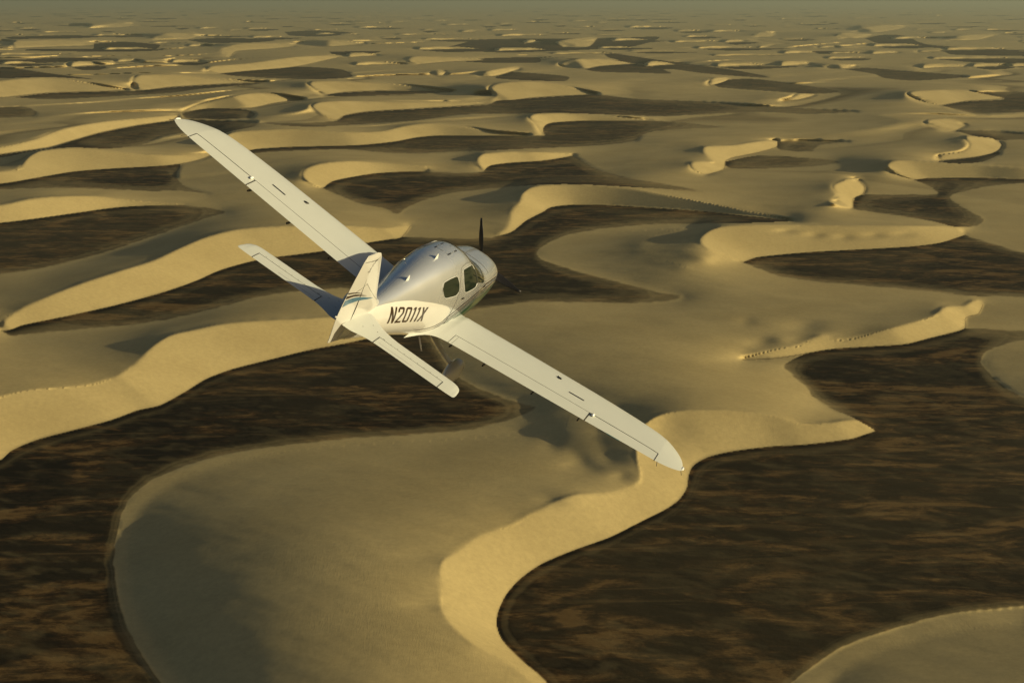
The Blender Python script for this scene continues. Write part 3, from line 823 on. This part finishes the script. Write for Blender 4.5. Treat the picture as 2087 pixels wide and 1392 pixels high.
def outline_tube(name, pts3, rad, mat, parent, closed=True, sides=6):
    P = [Vector(p) for p in pts3]; n = len(P); rings = []
    for i in range(n):
        t = (P[(i+1) % n] - P[i-1]) if closed else (P[min(i+1, n-1)] - P[max(i-1, 0)])
        t.normalize(); up = Vector((.13, .31, .94)); a = t.cross(up).normalized(); b = t.cross(a)
        rings.append([tuple(P[i] + (a*math.cos(2*math.pi*k/sides) + b*math.sin(2*math.pi*k/sides))*rad) for k in range(sides)])
    if closed: rings.append(rings[0])
    vs, fs = loft(rings, not closed)
    return mesh_obj(name, vs, fs, mat, parent)

# windows (front one is in the door)
WIN_R = [(-1.33,.965),(-1.05,1.01),(-.79,1.03),(-.67,.90),(-.62,.76),(-.70,.70),(-1.22,.70),(-1.38,.86)]
WIN_F = [(-.50,1.085),(-.18,1.10),(.10,1.085),(.27,.95),(.40,.77),(.34,.695),(-.26,.675),(-.46,.90)]
for s in (-1, 1):
    for W_ in (WIN_R, WIN_F):
        g_, p_ = blob('side_window', W_, GLASS, plane, s, .003)
        outline_tube('window_seal', [side(a, b, s, .003) for a, b in p_], .0055, WHITE, g_)
# windshield, wraps over the nose side of the roof
vs, fs = [], []
NA, NX = 40, 16
for i in range(NX):
    for j in range(NA):
        a = R(30 + 120*j/(NA-1)); f_ = i/(NX-1)
        x0 = -.10 + .60*abs(math.cos(a))**1.3; x1 = 1.42 - .45*abs(math.cos(a))**2
        x = x0 + (x1-x0)*f_
        zt, zb, w, zc, nu, nl = station(x); c, sn = math.cos(a), math.sin(a)
        vs.append((x, -(w+.004)*math.copysign(abs(c)**(2/nu), c), zc + (zt-zc+.004)*sn**(2/nu)))
for i in range(NX-1):
    for j in range(NA-1):
        k = i*NA+j; fs.append((k, k+1, k+NA+1, k+NA))
ws = mesh_obj('windshield', vs, fs, GLASS, plane)
outline_tube('windshield_seal', [vs[j] for j in range(NA)], .011, SEAM, ws, False)

# door: seam, handle, hinge fairings
door_pts = [(-.60,.70),(-.66,.95),(-.58,1.135),(-.2,1.165),(.16,1.12),(.36,.95),(.55,.66),(.62,.30),(.56,.02),(.40,-.06),(-.40,-.06),(-.55,.05),(-.60,.35)]
for s in (-1, 1):
    d_, p_ = blob('door', [(-.585,.70),(-.64,.95),(-.56,1.12),(-.2,1.15),(.15,1.105),(.34,.95),(.53,.66),(.60,.30),(.54,.03),(.38,-.045),(-.38,-.045),(-.53,.06),(-.585,.35)], SILVER, plane, s, .0015, 14)
    outline_tube('door_seam', [side(a, b, s, .0005) for a, b in p_], .0035, SEAM, d_)
    blob('door_handle', [(-.34,.60),(-.20,.60),(-.20,.565),(-.34,.565)], BLACK, d_, s, .010, 3)
# small vents ahead of the door
blob('air_vent', [(.62,.85),(.68,.80),(.72,.72),(.66,.73)], BLACK, plane, -1, .004, 2)
blob('air_vent', [(1.14,.57),(1.30,.55),(1.30,.51),(1.16,.52)], BLACK, plane, -1, .004, 2)
blob('exhaust_louvre', [(1.00,.50),(1.20,.475),(1.19,.43),(.98,.45)], SEAM, plane, -1, .003, 2)

# livery on both sides
for s in (-1, 1):
    strip('cheat_line', [(-1.85,.165),(-1.55,.125),(-1.25,.12),(-.90,.165),(-.45,.32),(.05,.45),(.55,.535),(1.2,.56),(2.0,.53),(2.6,.46)],
          [(-1.85,.16),(-1.55,.108),(-1.25,.088),(-.90,.125),(-.45,.28),(.05,.415),(.55,.505),(1.2,.54),(2.0,.515),(2.6,.45)], BROWN, plane, s, label='thin brown curved stripe')
    strip('cheat_line', [(-1.65,.06),(-1.25,.035),(-.90,.07),(-.45,.215),(.05,.355),(.55,.455),(1.2,.48),(2.0,.46),(2.6,.40)],
          [(-1.65,.055),(-1.25,.008),(-.90,.035),(-.45,.175),(.05,.315),(.55,.42),(1.2,.455),(2.0,.44),(2.6,.385)], BROWN, plane, s, label='lower thin brown curved stripe')
    strip('cheat_line', [(-.95,-.02),(-.45,.13),(.05,.275),(.55,.375),(1.2,.41),(2.0,.39),(2.6,.34)],
          [(-.95,-.025),(-.45,.09),(.05,.23),(.55,.335),(1.2,.375),(2.0,.36),(2.6,.32)], GREEN, plane, s, label='green curved stripe')
    strip('cheat_line', [(-.20,.10),(.15,.20),(.55,.285),(1.2,.335),(2.0,.325),(2.6,.29),(2.85,.26)],
          [(-.20,.095),(.15,-.05),(.55,-.20),(1.2,-.27),(2.0,-.24),(2.6,-.16),(2.85,-.06)], GREEN, plane, s, label='broad green band under the nose')

# cream white side panel under the silver roof
for s in (-1, 1):
    strip('side_panel', [(-4.15,.55),(-3.9,.665),(-3.5,.715),(-3.1,.735),(-2.7,.745),(-2.39,.74),(-1.95,.70),(-1.49,.64),(-1.05,.555),(-.80,.47),(-.70,.39),(-.68,.33)],
          [(-4.15,.22),(-3.9,.17),(-3.5,.13),(-3.1,.08),(-2.7,.02),(-2.39,-.02),(-1.95,-.08),(-1.49,-.16),(-1.05,.00),(-.85,.14),(-.74,.24),(-.68,.32)], WHITE, plane, s, .0018, 80, label='cream white band carrying the registration')
# registration letters, painted on both sides
T_ = .17
def seg(a, b, t=T_, horizontal=False):
    """bar from a to b, thickness measured across (sideways for steep bars)"""
    (x0, y0), (x1, y1) = a, b
    if horizontal: return [(x0, y0-t/2), (x1, y1-t/2), (x1, y1+t/2), (x0, y0+t/2)]
    return [(x0-t/2, y0), (x0+t/2, y0), (x1+t/2, y1), (x1-t/2, y1)]
h_ = T_/2
GL = {
 'N': [seg((h_,0),(h_,1)), seg((.62-h_,0),(.62-h_,1)), seg((.62-h_-.01,0),(h_+.01,1), .19)],
 '2': [seg((.10,1-h_*.75),(.52,1-h_*.75), .13, True), seg((h_,.70),(h_,.90)), [(0,.88),(.17,.88),(.17,.90),(.12,1.0)], seg((.62-h_,.62),(.62-h_,.90)), [(.45,.88),(.62,.88),(.52,1.0),(.45,1.0)], seg((h_+.02,.12),(.62-h_,.64), .19), seg((0,.065),(.62,.065), .13, True)],
 '0': [seg((h_,.10),(h_,.90)), seg((.62-h_,.10),(.62-h_,.90)), seg((.10,.935),(.52,.935), .13, True), seg((.10,.065),(.52,.065), .13, True), [(0,.9),(.17,.9),(.17,1.0),(.10,1.0)], [(.45,.9),(.62,.9),(.52,1.0),(.45,1.0)], [(.10,0),(.17,0),(.17,.1),(0,.1)], [(.45,0),(.52,0),(.62,.1),(.45,.1)]],
 '1': [seg((.20,0),(.20,1)), [(0.0,.80),(.115,.86),(.115,1.0),(0.0,.90)]],
 'X': [seg((.62-h_,0),(h_,1), .19), seg((h_,0),(.62-h_,1), .19)],
}
def lettering(text, x0, x1, zb0, zb1, hgt, s, parent, mat, lean=.0):
    wids = [.62 if c != '1' else .30 for c in text]; gap = .15
    tot = sum(wids) + gap*(len(text)-1); cx = 0.0
    for c, w in zip(text, wids):
        vs, fs = [], []
        for qd in GL[c]:
            (a, b, c_, d) = [np.array(p, float) for p in qd]; M = 6; o = len(vs)
            for i in range(M+1):
                for j in range(M+1):
                    u, v = i/M, j/M
                    p = (a*(1-u)+b*u)*(1-v) + (d*(1-u)+c_*u)*v
                    f_ = (cx + p[0])/tot
                    x = x0 + (x1-x0)*f_ + lean*p[1]*(1 if x1 > x0 else -1)
                    z = zb0 + (zb1-zb0)*f_ + p[1]*hgt
                    vs.append(side(x, z, s, .004 + .0002*len(fs)/36))
            for i in range(M):
                for j in range(M):
                    k = o+i*(M+1)+j; fs.append((k, k+1, k+M+2, k+M+1))
        mesh_obj('registration_letter', vs, fs, mat, parent)
        cx += w + gap
lettering('N2011X', -3.05, -1.76, .425, .335, .262, -1, plane, BROWN, .02)
lettering('N2011X', -1.76, -3.05, .335, .425, .262, 1, plane, BROWN, .02)

# ---- aerofoil surfaces
def foil(c, T):
    return 5*T*(.2969*math.sqrt(max(c, 0)) - .126*c - .3516*c*c + .2843*c**3 - .1036*c**4)
def foil_ring(le, te, span_pos, T, a=0.0, b=1.0, n=14, axis='y', zz=0.0, gap=0.0):
    """closed ring of one section between chord fractions a..b ; axis y: lies flat, axis z: stands up"""
    ch = le - te; up, lo = [], []
    for i in range(n+1):
        t = i/n
        c = a + (b-a) * (1-math.cos(math.pi*t))/2 if a == 0 else a + (b-a)*t
        x = le - ch*c; h = foil(c, T)*ch
        cam_ = .018*ch*4*c*(1-c) if axis == 'y' else 0
        up.append((x, cam_ + h)); lo.append((x, cam_ - h*.85 if axis == 'y' else -h))
    pts = up + lo[::-1]
    if axis == 'y': return [(x, span_pos, zz + h) for x, h in pts]
    return [(x, h, span_pos) for x, h in pts]
def interp_tab(tab, v):
    t = np.array(tab); return cubic(np.array([float(v)]), t)[0]
WLE = [(.40,.62),(.55,.63),(.75,.60),(1.9,.57),(3.3,.51),(4.3,.42),(4.75,.33),(4.98,.22),(5.15,.06),(5.28,-.13),(5.37,-.36),(5.42,-.62)]
WTE = [(.40,-1.95),(.50,-1.45),(.60,-1.18),(.75,-1.04),(1.0,-1.0),(3.6,-.985),(4.95,-.965),(5.10,-.94),(5.22,-.90),(5.32,-.84),(5.39,-.78),(5.42,-.72)]
def wz(y): return -.06 + .09*y
def wing_part(s, y0, y1, a, b, ny, grow=None, tmul=1.0):
    rings = []
    for i in range(ny+1):
        t = i/ny
        if grow: t = math.sin(t*math.pi/2)
        y = y0 + (y1-y0)*t
        le, te = interp_tab(WLE, y)[0], interp_tab(WTE, y)[0]
        T = .135 * (1 if y < 4.9 else max(.25, 1-(y-4.9)/.75))
        if y < .75: T *= .8
        if y > 5.40: T *= .3
        r = foil_ring(le, te, s*y, T, a, b, zz=wz(y))
        rings.append(r)
    return loft(rings)
FL0, FL1, AI0, AI1 = .92, 3.58, 3.605, 4.93
HF = .79
for s in (-1, 1):
    parts = [wing_part(s, .40, FL0-.012, 0, 1, 10), wing_part(s, FL0-.012, AI1+.012, 0, HF-.006, 24), wing_part(s, AI1+.012, 5.42, 0, 1, 16, True)]
    w_ = fix_normals(mesh_obj('wing', *join_parts(parts), WING, plane, sharp=40))
    fl = fix_normals(mesh_obj('flap', *wing_part(s, FL0, FL1, HF+.001, 1, 12), WING, w_, sharp=40))
    ai = fix_normals(mesh_obj('aileron', *wing_part(s, AI0, AI1, HF+.004, 1, 10), WING, w_, sharp=40))
    def on_wing(x, y, off=.004):
        le, te = interp_tab(WLE, y)[0], interp_tab(WTE, y)[0]; c = (le-x)/(le-te); ch = le-te
        T = .135 * (1 if y < 4.9 else max(.25, 1-(y-4.9)/.75))
        return (x, s*y, wz(y) + .018*ch*4*c*(1-c) + foil(c, T)*ch + off)
    mp_ = lambda x, y: on_wing(x, y)
    lx = lambda f: 0.60 - 1.60*f
    # seams along the hinge lines, wing walk seam and tank seams
    hx = lambda y: interp_tab(WLE, y)[0] - HF*(interp_tab(WLE, y)[0]-interp_tab(WTE, y)[0])
    outline_tube('hinge_gap', [on_wing(hx(y)+.004, y, -.002) for y in np.linspace(AI0, AI1, 20)], .0075, SEAM, w_, False)
    outline_tube('hinge_gap', [on_wing(hx(y)+.004, y, -.001) for y in np.linspace(FL0, FL1, 30)], .0040, SEAM, w_, False)
    for yy_ in (FL1+.012, AI1+.006):
        outline_tube('aileron_gap', [on_wing(x, yy_, -.001) for x in np.linspace(hx(yy_), -.975, 6)], .008, BLACK, w_, False)
    outline_tube('panel_seam', [on_wing(x, .98, -.001) for x in np.linspace(hx(.98), -.99, 6)], .0035, SEAM, w_, False)
    outline_tube('panel_seam', [on_wing(.37, y, -.001) for y in np.linspace(1.1, 4.6, 20)], .0022, GREY, w_, False)
    strip('stall_strip', [(-.365, 3.08), (-.365, 3.38)], [(-.40, 3.08), (-.40, 3.38)], BLACK, w_, n=6, mapf=mp_)
    fc, p_ = blob('fuel_cap', [(-.04+.055*math.cos(a), 2.78+.05*math.sin(a)) for a in np.linspace(0, 2*math.pi, 9)[:-1]], METAL, w_, rings=2, smoothn=1, mapf=lambda x, y: on_wing(x, y, .006))
    outline_tube('cap_latch', [on_wing(-.02, 2.74, .010), on_wing(-.07, 2.82, .010)], .012, BLACK, fc, False)
    # aileron hinge fairing: a small pale teardrop
    c0 = Vector(on_wing(-.70, 3.66, .012))
    rings = [[tuple(c0 + Vector((.07*math.cos(t), .030*math.sin(t)*math.cos(a), .030*math.sin(t)*math.sin(a)))) for a in np.linspace(0, 2*math.pi, 9)[:-1]] for t in np.linspace(.05, math.pi-.05, 8)]
    mesh_obj('hinge_fairing', *loft(rings), LENS, w_)
    # flap brackets showing under the trailing edge
    for by in (.98, 1.64, 2.60, 3.50):
        zz = wz(by)
        r0 = [[(x, s*by + dy, zz - .035 - dz) for (dy, dz) in ((-.012, 0), (.012, 0), (.012, hh), (-.012, hh))] for x, hh in ((-.80, .01), (-.93, .035), (-1.02, .03))]
        mesh_obj('flap_bracket', *loft(r0), BLACK, w_, smooth=False)
    outline_tube('static_wick', [(-.95, s*4.99, wz(4.99)), (-1.08, s*5.02, wz(5)-.03)], .005, SEAM, w_, False)
    outline_tube('static_wick', [(-.72, s*5.40, wz(5.4)), (-.86, s*5.45, wz(5.4)-.02)], .005, SEAM, w_, False)
    c0 = Vector((-.60, s*5.42, wz(5.42)))
    rings = [[tuple(c0 + Vector((.09*math.cos(t), .028*math.sin(t)*math.cos(a), .022*math.sin(t)*math.sin(a)))) for a in np.linspace(0, 2*math.pi, 9)[:-1]] for t in np.linspace(.05, math.pi-.05, 8)]
    mesh_obj('navigation_light', *loft(rings), LENS if s < 0 else LENS, w_)
    if s < 0:
        strip('trim_tab', [(-.985, 4.02), (-.985, 4.28)], [(-1.03, 4.03), (-1.03, 4.27)], GREEN, w_, n=4, mapf=lambda x, y: (x, s*y, wz(y) + .003), label='narrow green trim tab')

# ---- tailplane and elevators
TZ = .60
SLE = [(.04,-3.55),(.14,-3.60),(.30,-3.72),(.50,-3.86),(.75,-3.93),(1.4,-3.945),(1.78,-3.955),(1.87,-3.985),(1.93,-4.05),(1.965,-4.17),(1.98,-4.32)]
STE = [(.04,-4.62),(.17,-4.62),(.30,-4.56),(.50,-4.49),(.75,-4.475),(1.4,-4.475),(1.78,-4.475),(1.87,-4.47),(1.93,-4.465),(1.965,-4.455),(1.98,-4.43)]
def tail_part(s, y0, y1, a, b, ny):
    rings = []
    for i in range(ny+1):
        y = y0 + (y1-y0)*i/ny
        le, te = interp_tab(SLE, y)[0], interp_tab(STE, y)[0]
        rings.append(foil_ring(le, te, s*y, .10 if y < 1.9 else .08, a, b, zz=TZ))
    return loft(rings)
for s in (-1, 1):
    parts = [tail_part(s, .04, .53, 0, 1, 12), tail_part(s, .53, 1.70, 0, .575, 10), tail_part(s, 1.70, 1.98, 0, 1, 14)]
    t_ = fix_normals(mesh_obj('tailplane', *join_parts(parts), WING, plane, sharp=40))
    el = fix_normals(mesh_obj('elevator', *tail_part(s, .545, 1.69, .582, 1, 8), WING, t_, sharp=40))
    def on_t(x, y, off=0.0):
        le, te = interp_tab(SLE, y)[0], interp_tab(STE, y)[0]; c = (le-x)/(le-te); ch = le-te
        return (x, s*y, TZ + .018*ch*4*c*(1-c) + foil(c, .10)*ch + off)
    for yy_ in (.538, 1.695):
        outline_tube('elevator_gap', [on_t(x, yy_, -.001) for x in np.linspace(-4.25, -4.47, 5)], .007, BLACK, t_, False)
    outline_tube('hinge_gap', [on_t(-4.247, y, -.001) for y in np.linspace(.54, 1.69, 12)], .0035, SEAM, t_, False)
    outline_tube('tab_seam', [on_t(-4.40, y, 0) for y in np.linspace(.60, 1.25, 8)], .0025, GREY, el, False)
    for k in range(9):
        y = .62 + k*.12; c0 = Vector(on_t(-4.225, y, .001))
        mesh_obj('rivet', *loft([[tuple(c0 + Vector((r*math.cos(a), r*math.sin(a), hz))) for a in np.linspace(0, 2*math.pi, 7)[:-1]] for r, hz in ((.007, 0), (.004, .003))]), SEAM, t_)
    for k, (x, y) in enumerate(((-4.05,.32),(-4.15,.45),(-4.22,.60),(-4.30,.25))):
        c0 = Vector(on_t(x, y, .001))
        mesh_obj('rivet', *loft([[tuple(c0 + Vector((r*math.cos(a), r*math.sin(a), hz))) for a in np.linspace(0, 2*math.pi, 7)[:-1]] for r, hz in ((.009, 0), (.005, .003))]), SEAM, t_)

# ---- fin and rudder
FLE = [(.45,-3.00),(.62,-3.05),(.70,-3.12),(.78,-3.34),(.86,-3.50),(.95,-3.62),(1.10,-3.78),(1.40,-4.10),(1.72,-4.44),(1.80,-4.53),(1.85,-4.62),(1.875,-4.75)]
HNG = [(.10,-4.12),(.55,-4.32),(1.77,-4.87)]
RTE = [(.25,-4.66),(.35,-4.71),(.55,-4.83),(.74,-4.94),(.96,-5.02),(1.25,-5.09),(1.77,-5.17)]
def fin_rings(z0, z1, fa, fb, n, T0=.085):
    rings = []
    for i in range(n+1):
        z = z0 + (z1-z0)*i/n; le = fa(z); te = fb(z)
        rings.append((z, le, te))
    return rings
hng = lambda z: float(np.interp(z, [p[0] for p in HNG], [p[1] for p in HNG]))
fle = lambda z: interp_tab(FLE, z)[0]
rte = lambda z: interp_tab(RTE, z)[0]
def half_t(z, le_full, te_full, x):
    ch = le_full - te_full; c = (le_full - x)/ch
    T = .115 if z > .9 else .115 * (1.5/ max(1.5, ch))
    T *= 1 - .25*max(0, min(1, (z-.8)/1.0))
    if z > 1.80: T *= max(.15, 1 - (z-1.80)/.085)
    return foil(max(0, min(1, c)), T)*ch + .002
def fin_section(z, xa, xb, n=16):
    le_, te_ = fle(z), rte(min(z, 1.77)); up, lo = [], []
    for i in range(n+1):
        t = i/n; t = (1-math.cos(math.pi*t/2)) if xa > -4.0 or True else t
        x = xa + (xb-xa)*t; h = half_t(z, le_, te_, x)
        up.append((x, h, z)); lo.append((x, -h, z))
    return up + lo[::-1]
fin_main = loft([fin_section(z, fle(z), hng(z)+.006) for z in np.linspace(.45, 1.765, 40)])
fin_cap = loft([fin_section(z, fle(z), -5.17 + .02*(z-1.765)/.11) for z in (1.775, 1.79, 1.81, 1.83, 1.85, 1.862, 1.87, 1.875)])
fin = fix_normals(mesh_obj('fin', *join_parts([fin_main, fin_cap]), WHITE, plane, sharp=45))
def rud_section(z, n=12):
    z_ = max(z, .46); le_, te_ = fle(z_), rte(z); up, lo = [], []
    for i in range(n+1):
        x = hng(z)-.006 + (te_-hng(z)+.006)*i/n
        h = .048*(1-.25*max(0, min(1, (z-.8)))) * (1 - i/n)**.9 + .003
        up.append((x, h, z)); lo.append((x, -h, z))
    return up + lo[::-1]
rb = [rud_section(z) for z in np.linspace(.25, 1.76, 40)]
rudder = fix_normals(mesh_obj('rudder', *loft(rb), WHITE, plane, sharp=45))
def on_fin(x, z, s=-1, off=.004):
    le_, te_ = fle(z), rte(min(z, 1.77))
    if x > hng(z): h = half_t(z, le_, te_, x)
    else:
        t = (hng(z)-x)/(hng(z)-te_); h = .048*(1-.25*max(0, min(1, (z-.8)))) * max(0, 1-t)**.9 + .003
    return (x, s*(h + off), z)
for s in (-1, 1):
    outline_tube('hinge_gap', [on_fin(hng(z)+.003, z, s, -.0015) for z in np.linspace(.62, 1.74, 14)], .0045, BLACK, fin, False)
    mf = lambda x, z: on_fin(x, z, s)
    strip('fin_stripe', [(-5.075,1.235),(-4.93,1.225),(-4.75,1.20),(-4.55,1.155)], [(-5.07,1.205),(-4.93,1.20),(-4.75,1.185),(-4.55,1.15)], BROWN, fin, mapf=mf, n=24, label='thin brown stripe')
    strip('fin_stripe', [(-5.06,1.175),(-4.86,1.175),(-4.62,1.145),(-4.34,1.09)], [(-5.045,1.115),(-4.86,1.135),(-4.62,1.12),(-4.34,1.085)], BROWN, fin, mapf=mf, n=24, label='brown stripe above the blue one')
    strip('fin_stripe', [(-5.03,1.09),(-4.80,1.11),(-4.50,1.085),(-4.20,1.03),(-3.96,.985)], [(-5.00,.97),(-4.80,1.01),(-4.50,1.025),(-4.20,1.00),(-3.96,.98)], BLUE, fin, mapf=mf, n=30, label='blue stripe tapering forwards')
    # slanted script near the top of the fin
    for k, (x, z, l, w) in enumerate(((-4.74,1.755,.11,.030),(-4.765,1.715,.09,.022),(-4.80,1.69,.055,.022),(-4.78,1.665,.075,.018),(-4.825,1.64,.06,.022),(-4.80,1.615,.07,.016),(-4.83,1.585,.09,.018),(-4.80,1.57,.05,.014))):
        strip('fin_lettering', [(x-.28*l, z-.012+w/3), (x+.28*l, z+.012+w/3)], [(x-.28*l, z-.012-w/3), (x+.28*l, z+.012-w/3)], BLACK, fin, mapf=mf, n=4)
    outline_tube('panel_seam', [on_fin(x, z, s, 0) for x, z in ((-4.82,1.21),(-4.70,1.26),(-4.58,1.33),(-4.3,1.18),(-3.9,.985),(-3.6,.86))], .0035, SEAM, fin, False)
    outline_tube('cap_seam', [on_fin(x, z, s, 0) for x, z in ((-5.10,1.765),(-4.9,1.765),(-4.72,1.765),(-4.62,1.785),(-4.575,1.82),(-4.60,1.845))], .0028, SEAM, fin, False)
# dorsal tail fairing behind the cabin holds a small tail light
outline_tube('tail_light', [(-5.0, 0, .80), (-5.035, 0, .80)], .014, LENS, rudder, False)

# ---- roof details
for (x, y) in ((-1.20, -.03), (-2.28, -.03)):
    zt, zb, w, zc, nu, nl = station(x); z = zc + (zt-zc)*(1-(abs(y)/w)**nu)**(1/nu)
    base = [(x+dx, y+dy, z-.01) for dx, dy in ((.09,0),(0,.022),(-.09,0),(0,-.022))]
    mid = [(x-.02+dx, y+dy, z+.05) for dx, dy in ((.05,0),(0,.014),(-.05,0),(0,-.014))]
    top = [(x-.04+dx, y+dy, z+.085) for dx, dy in ((.03,0),(0,.008),(-.03,0),(0,-.008))]
    mesh_obj('antenna', *loft([base, mid, top]), LENS, plane, smooth=False)
def on_roof(x, y, off=.003):
    zt, zb, w, zc, nu, nl = station(x)
    return (x, y, zc + (zt-zc)*(1-(abs(y)/w)**nu)**(1/nu) + off)
hatch = strip('parachute_hatch', [(-.80,-.08),(-.80,.17)], [(-.36,-.08),(-.36,.17)], SILVER, plane, n=8, mapf=lambda x, y: on_roof(x, y, .0015))
for pts in ([(-.82,.17),(-.70,.17)], [(-.82,-.09),(-.66,-.09)], [(-.46,-.09),(-.34,-.09)], [(-.46,.18),(-.34,.18)]):
    strip('hatch_latch', [(pts[0][0], pts[0][1]+.012), (pts[1][0], pts[1][1]+.012)], [(pts[0][0], pts[0][1]-.012), (pts[1][0], pts[1][1]-.012)], BLACK, hatch, n=6, mapf=lambda x, y: on_roof(x, y, .004))
outline_tube('hatch_seam', [on_roof(x, y, .001) for x, y in ((-.82,-.09),(-.58,-.09),(-.34,-.09),(-.34,.05),(-.34,.18),(-.6,.18),(-.82,.18),(-.82,.05))], .0025, SEAM, hatch)
outline_tube('cowl_seam', [on_roof(1.66, y, .001) for y in np.linspace(-.45, .45, 20)], .004, SEAM, plane, False)
# left side fresh air scoop seen over the roof line
outline_tube('temperature_probe', [on_roof(-1.55, .33, 0), on_roof(-1.55, .36, .07), on_roof(-1.63, .36, .075)], .006, METAL, plane, False)

# ---- engine inlets, spinner and propeller
for s in (-1, 1):
    c0 = Vector((2.93, s*.24, .30))
    rings = [[tuple(c0 + Vector((.055*d, .11*k*math.cos(a), .075*k*math.sin(a)))) for a in np.linspace(0, 2*math.pi, 17)[:-1]] for d, k in ((0, 1.15), (.9, 1.0), (.7, .85), (-1.2, .8))]
    mesh_obj('air_inlet', *loft(rings), BLACK, plane)
HUB = Vector((3.09, 0, .28))
prop = mesh_obj('propeller', *loft([[tuple(HUB + Vector((dx, r*math.cos(a), r*math.sin(a)))) for a in np.linspace(0, 2*math.pi, 25)[:-1]] for dx, r in ((-.06, .12), (.0, .12), (.06, .115))]), METAL, plane)
mesh_obj('spinner', *loft([[tuple(HUB + Vector((.05 + .25*math.sin(t), .125*math.cos(t), 0)) + Vector((0, .125*math.cos(t)*(math.cos(a)-1), .125*math.cos(t)*math.sin(a)))) for a in np.linspace(0, 2*math.pi, 25)[:-1]] for t in np.linspace(0, 1.52, 12)]), WHITE, prop)
for k in range(3):
    ang = R(31 + 120*k); rings = []
    rad = Vector((0, math.sin(ang), math.cos(ang))); tan_ = Vector((0, math.cos(ang), -math.sin(ang))); ax = Vector((1, 0, 0))
    for i in range(15):
        r = .09 + .87*i/14; t = i/14
        ch = .11 + .09*math.sin(math.pi*min(1, t*1.15)**.8) - .05*t
        if t > .93: ch *= .72
        tw = R(62 - 42*t); th = .030 - .020*t
        d = tan_*math.cos(tw) + ax*math.sin(tw); nn = rad.cross(d)
        ring = []
        for a in np.linspace(0, 2*math.pi, 13)[:-1]:
            ring.append(tuple(HUB + rad*r + d*(ch/2*math.cos(a)) + nn*(th/2*math.sin(a))))
        rings.append(ring)
    mesh_obj('blade', *loft(rings), BLACK, prop)

# ---- undercarriage
def wheel_pant(cx, cy, cz, L_, H_, W_, name='wheel_fairing', parent=None):
    prof = [(0,.02),(.03,.30),(.09,.56),(.18,.80),(.30,.96),(.42,1.0),(.56,.93),(.70,.76),(.83,.53),(.93,.28),(1,.04)]
    rings = []
    for t in np.linspace(0, 1, 30):
        k = float(np.interp(t, [p[0] for p in prof], [p[1] for p in prof])); x = cx + L_*(.42-t)
        dz = -.10*H_*max(0, t-.5)*-1.0
        ring = []
        for a in np.linspace(0, 2*math.pi, 33)[:-1]:
            c, sn = math.cos(a), math.sin(a)
            ring.append((x, cy + W_/2*k*math.copysign(abs(c)**.8, c), cz + dz + H_/2*k*math.copysign(abs(sn)**.8, sn)*(1 if sn > 0 else .85)))
        rings.append(ring)
    return fix_normals(mesh_obj(name, *loft(rings), WHITE, parent))
for s in (-1, 1):
    gear = bpy.data.objects.new('main_landing_gear', None); COL.objects.link(gear); gear.parent = plane
    p0, p1 = Vector((-.52, s*.46, -.13)), Vector((-.22, s*1.06, -.56))
    rings = []
    for i in range(10):
        t = i/9; p = p0.lerp(p1, t) + Vector((0, 0, -.03*math.sin(math.pi*t))); ch = .30 - .12*t; th = .06 - .02*t
        n_ = Vector((0, s*.58, .81)).normalized()
        rings.append([tuple(p + Vector((1, 0, 0))*(ch/2*math.cos(a)) + n_*(th/2*math.sin(a))) for a in np.linspace(0, 2*math.pi, 17)[:-1]])
    mesh_obj('gear_leg', *loft(rings), WHITE, gear)
    wheel_pant(-.10, s*1.12, -.70, 1.0, .48, .28, parent=gear)
    wc = Vector((-.08, s*1.12, -.83))
    mesh_obj('tyre', *loft([[tuple(wc + Vector((r*math.cos(a), dy, r*math.sin(a)))) for a in np.linspace(0, 2*math.pi, 33)[:-1]] for dy, r in ((-.075,.13),(-.06,.18),(-.03,.20),(.03,.20),(.06,.18),(.075,.13))]), RUBBER, gear)
    # boarding step
    outline_tube('boarding_step', [(-1.05, s*.40, -.12), (-1.05, s*.50, -.24), (-1.05, s*.61, -.37)], .014, WHITE, plane, False, 8)
ng = bpy.data.objects.new('nose_landing_gear', None); COL.objects.link(ng); ng.parent = plane
outline_tube('gear_leg', [(1.75, 0, -.30), (2.0, 0, -.55), (2.25, 0, -.76)], .035, WHITE, ng, False, 12)
wheel_pant(2.32, 0, -.80, .74, .36, .20, parent=ng)
wc = Vector((2.36, 0, -.90))
mesh_obj('tyre', *loft([[tuple(wc + Vector((r*math.cos(a), dy, r*math.sin(a)))) for a in np.linspace(0, 2*math.pi, 33)[:-1]] for dy, r in ((-.06,.11),(-.05,.15),(-.02,.17),(.02,.17),(.05,.15),(.06,.11))]), RUBBER, ng)
outline_tube('exhaust_pipe', [(1.55, -.18, -.38), (1.42, -.19, -.47), (1.28, -.20, -.50)], .03, METAL, plane, False, 12)
outline_tube('belly_antenna', [(-1.5, 0, -.18), (-1.62, 0, -.42)], .007, METAL, plane, False)
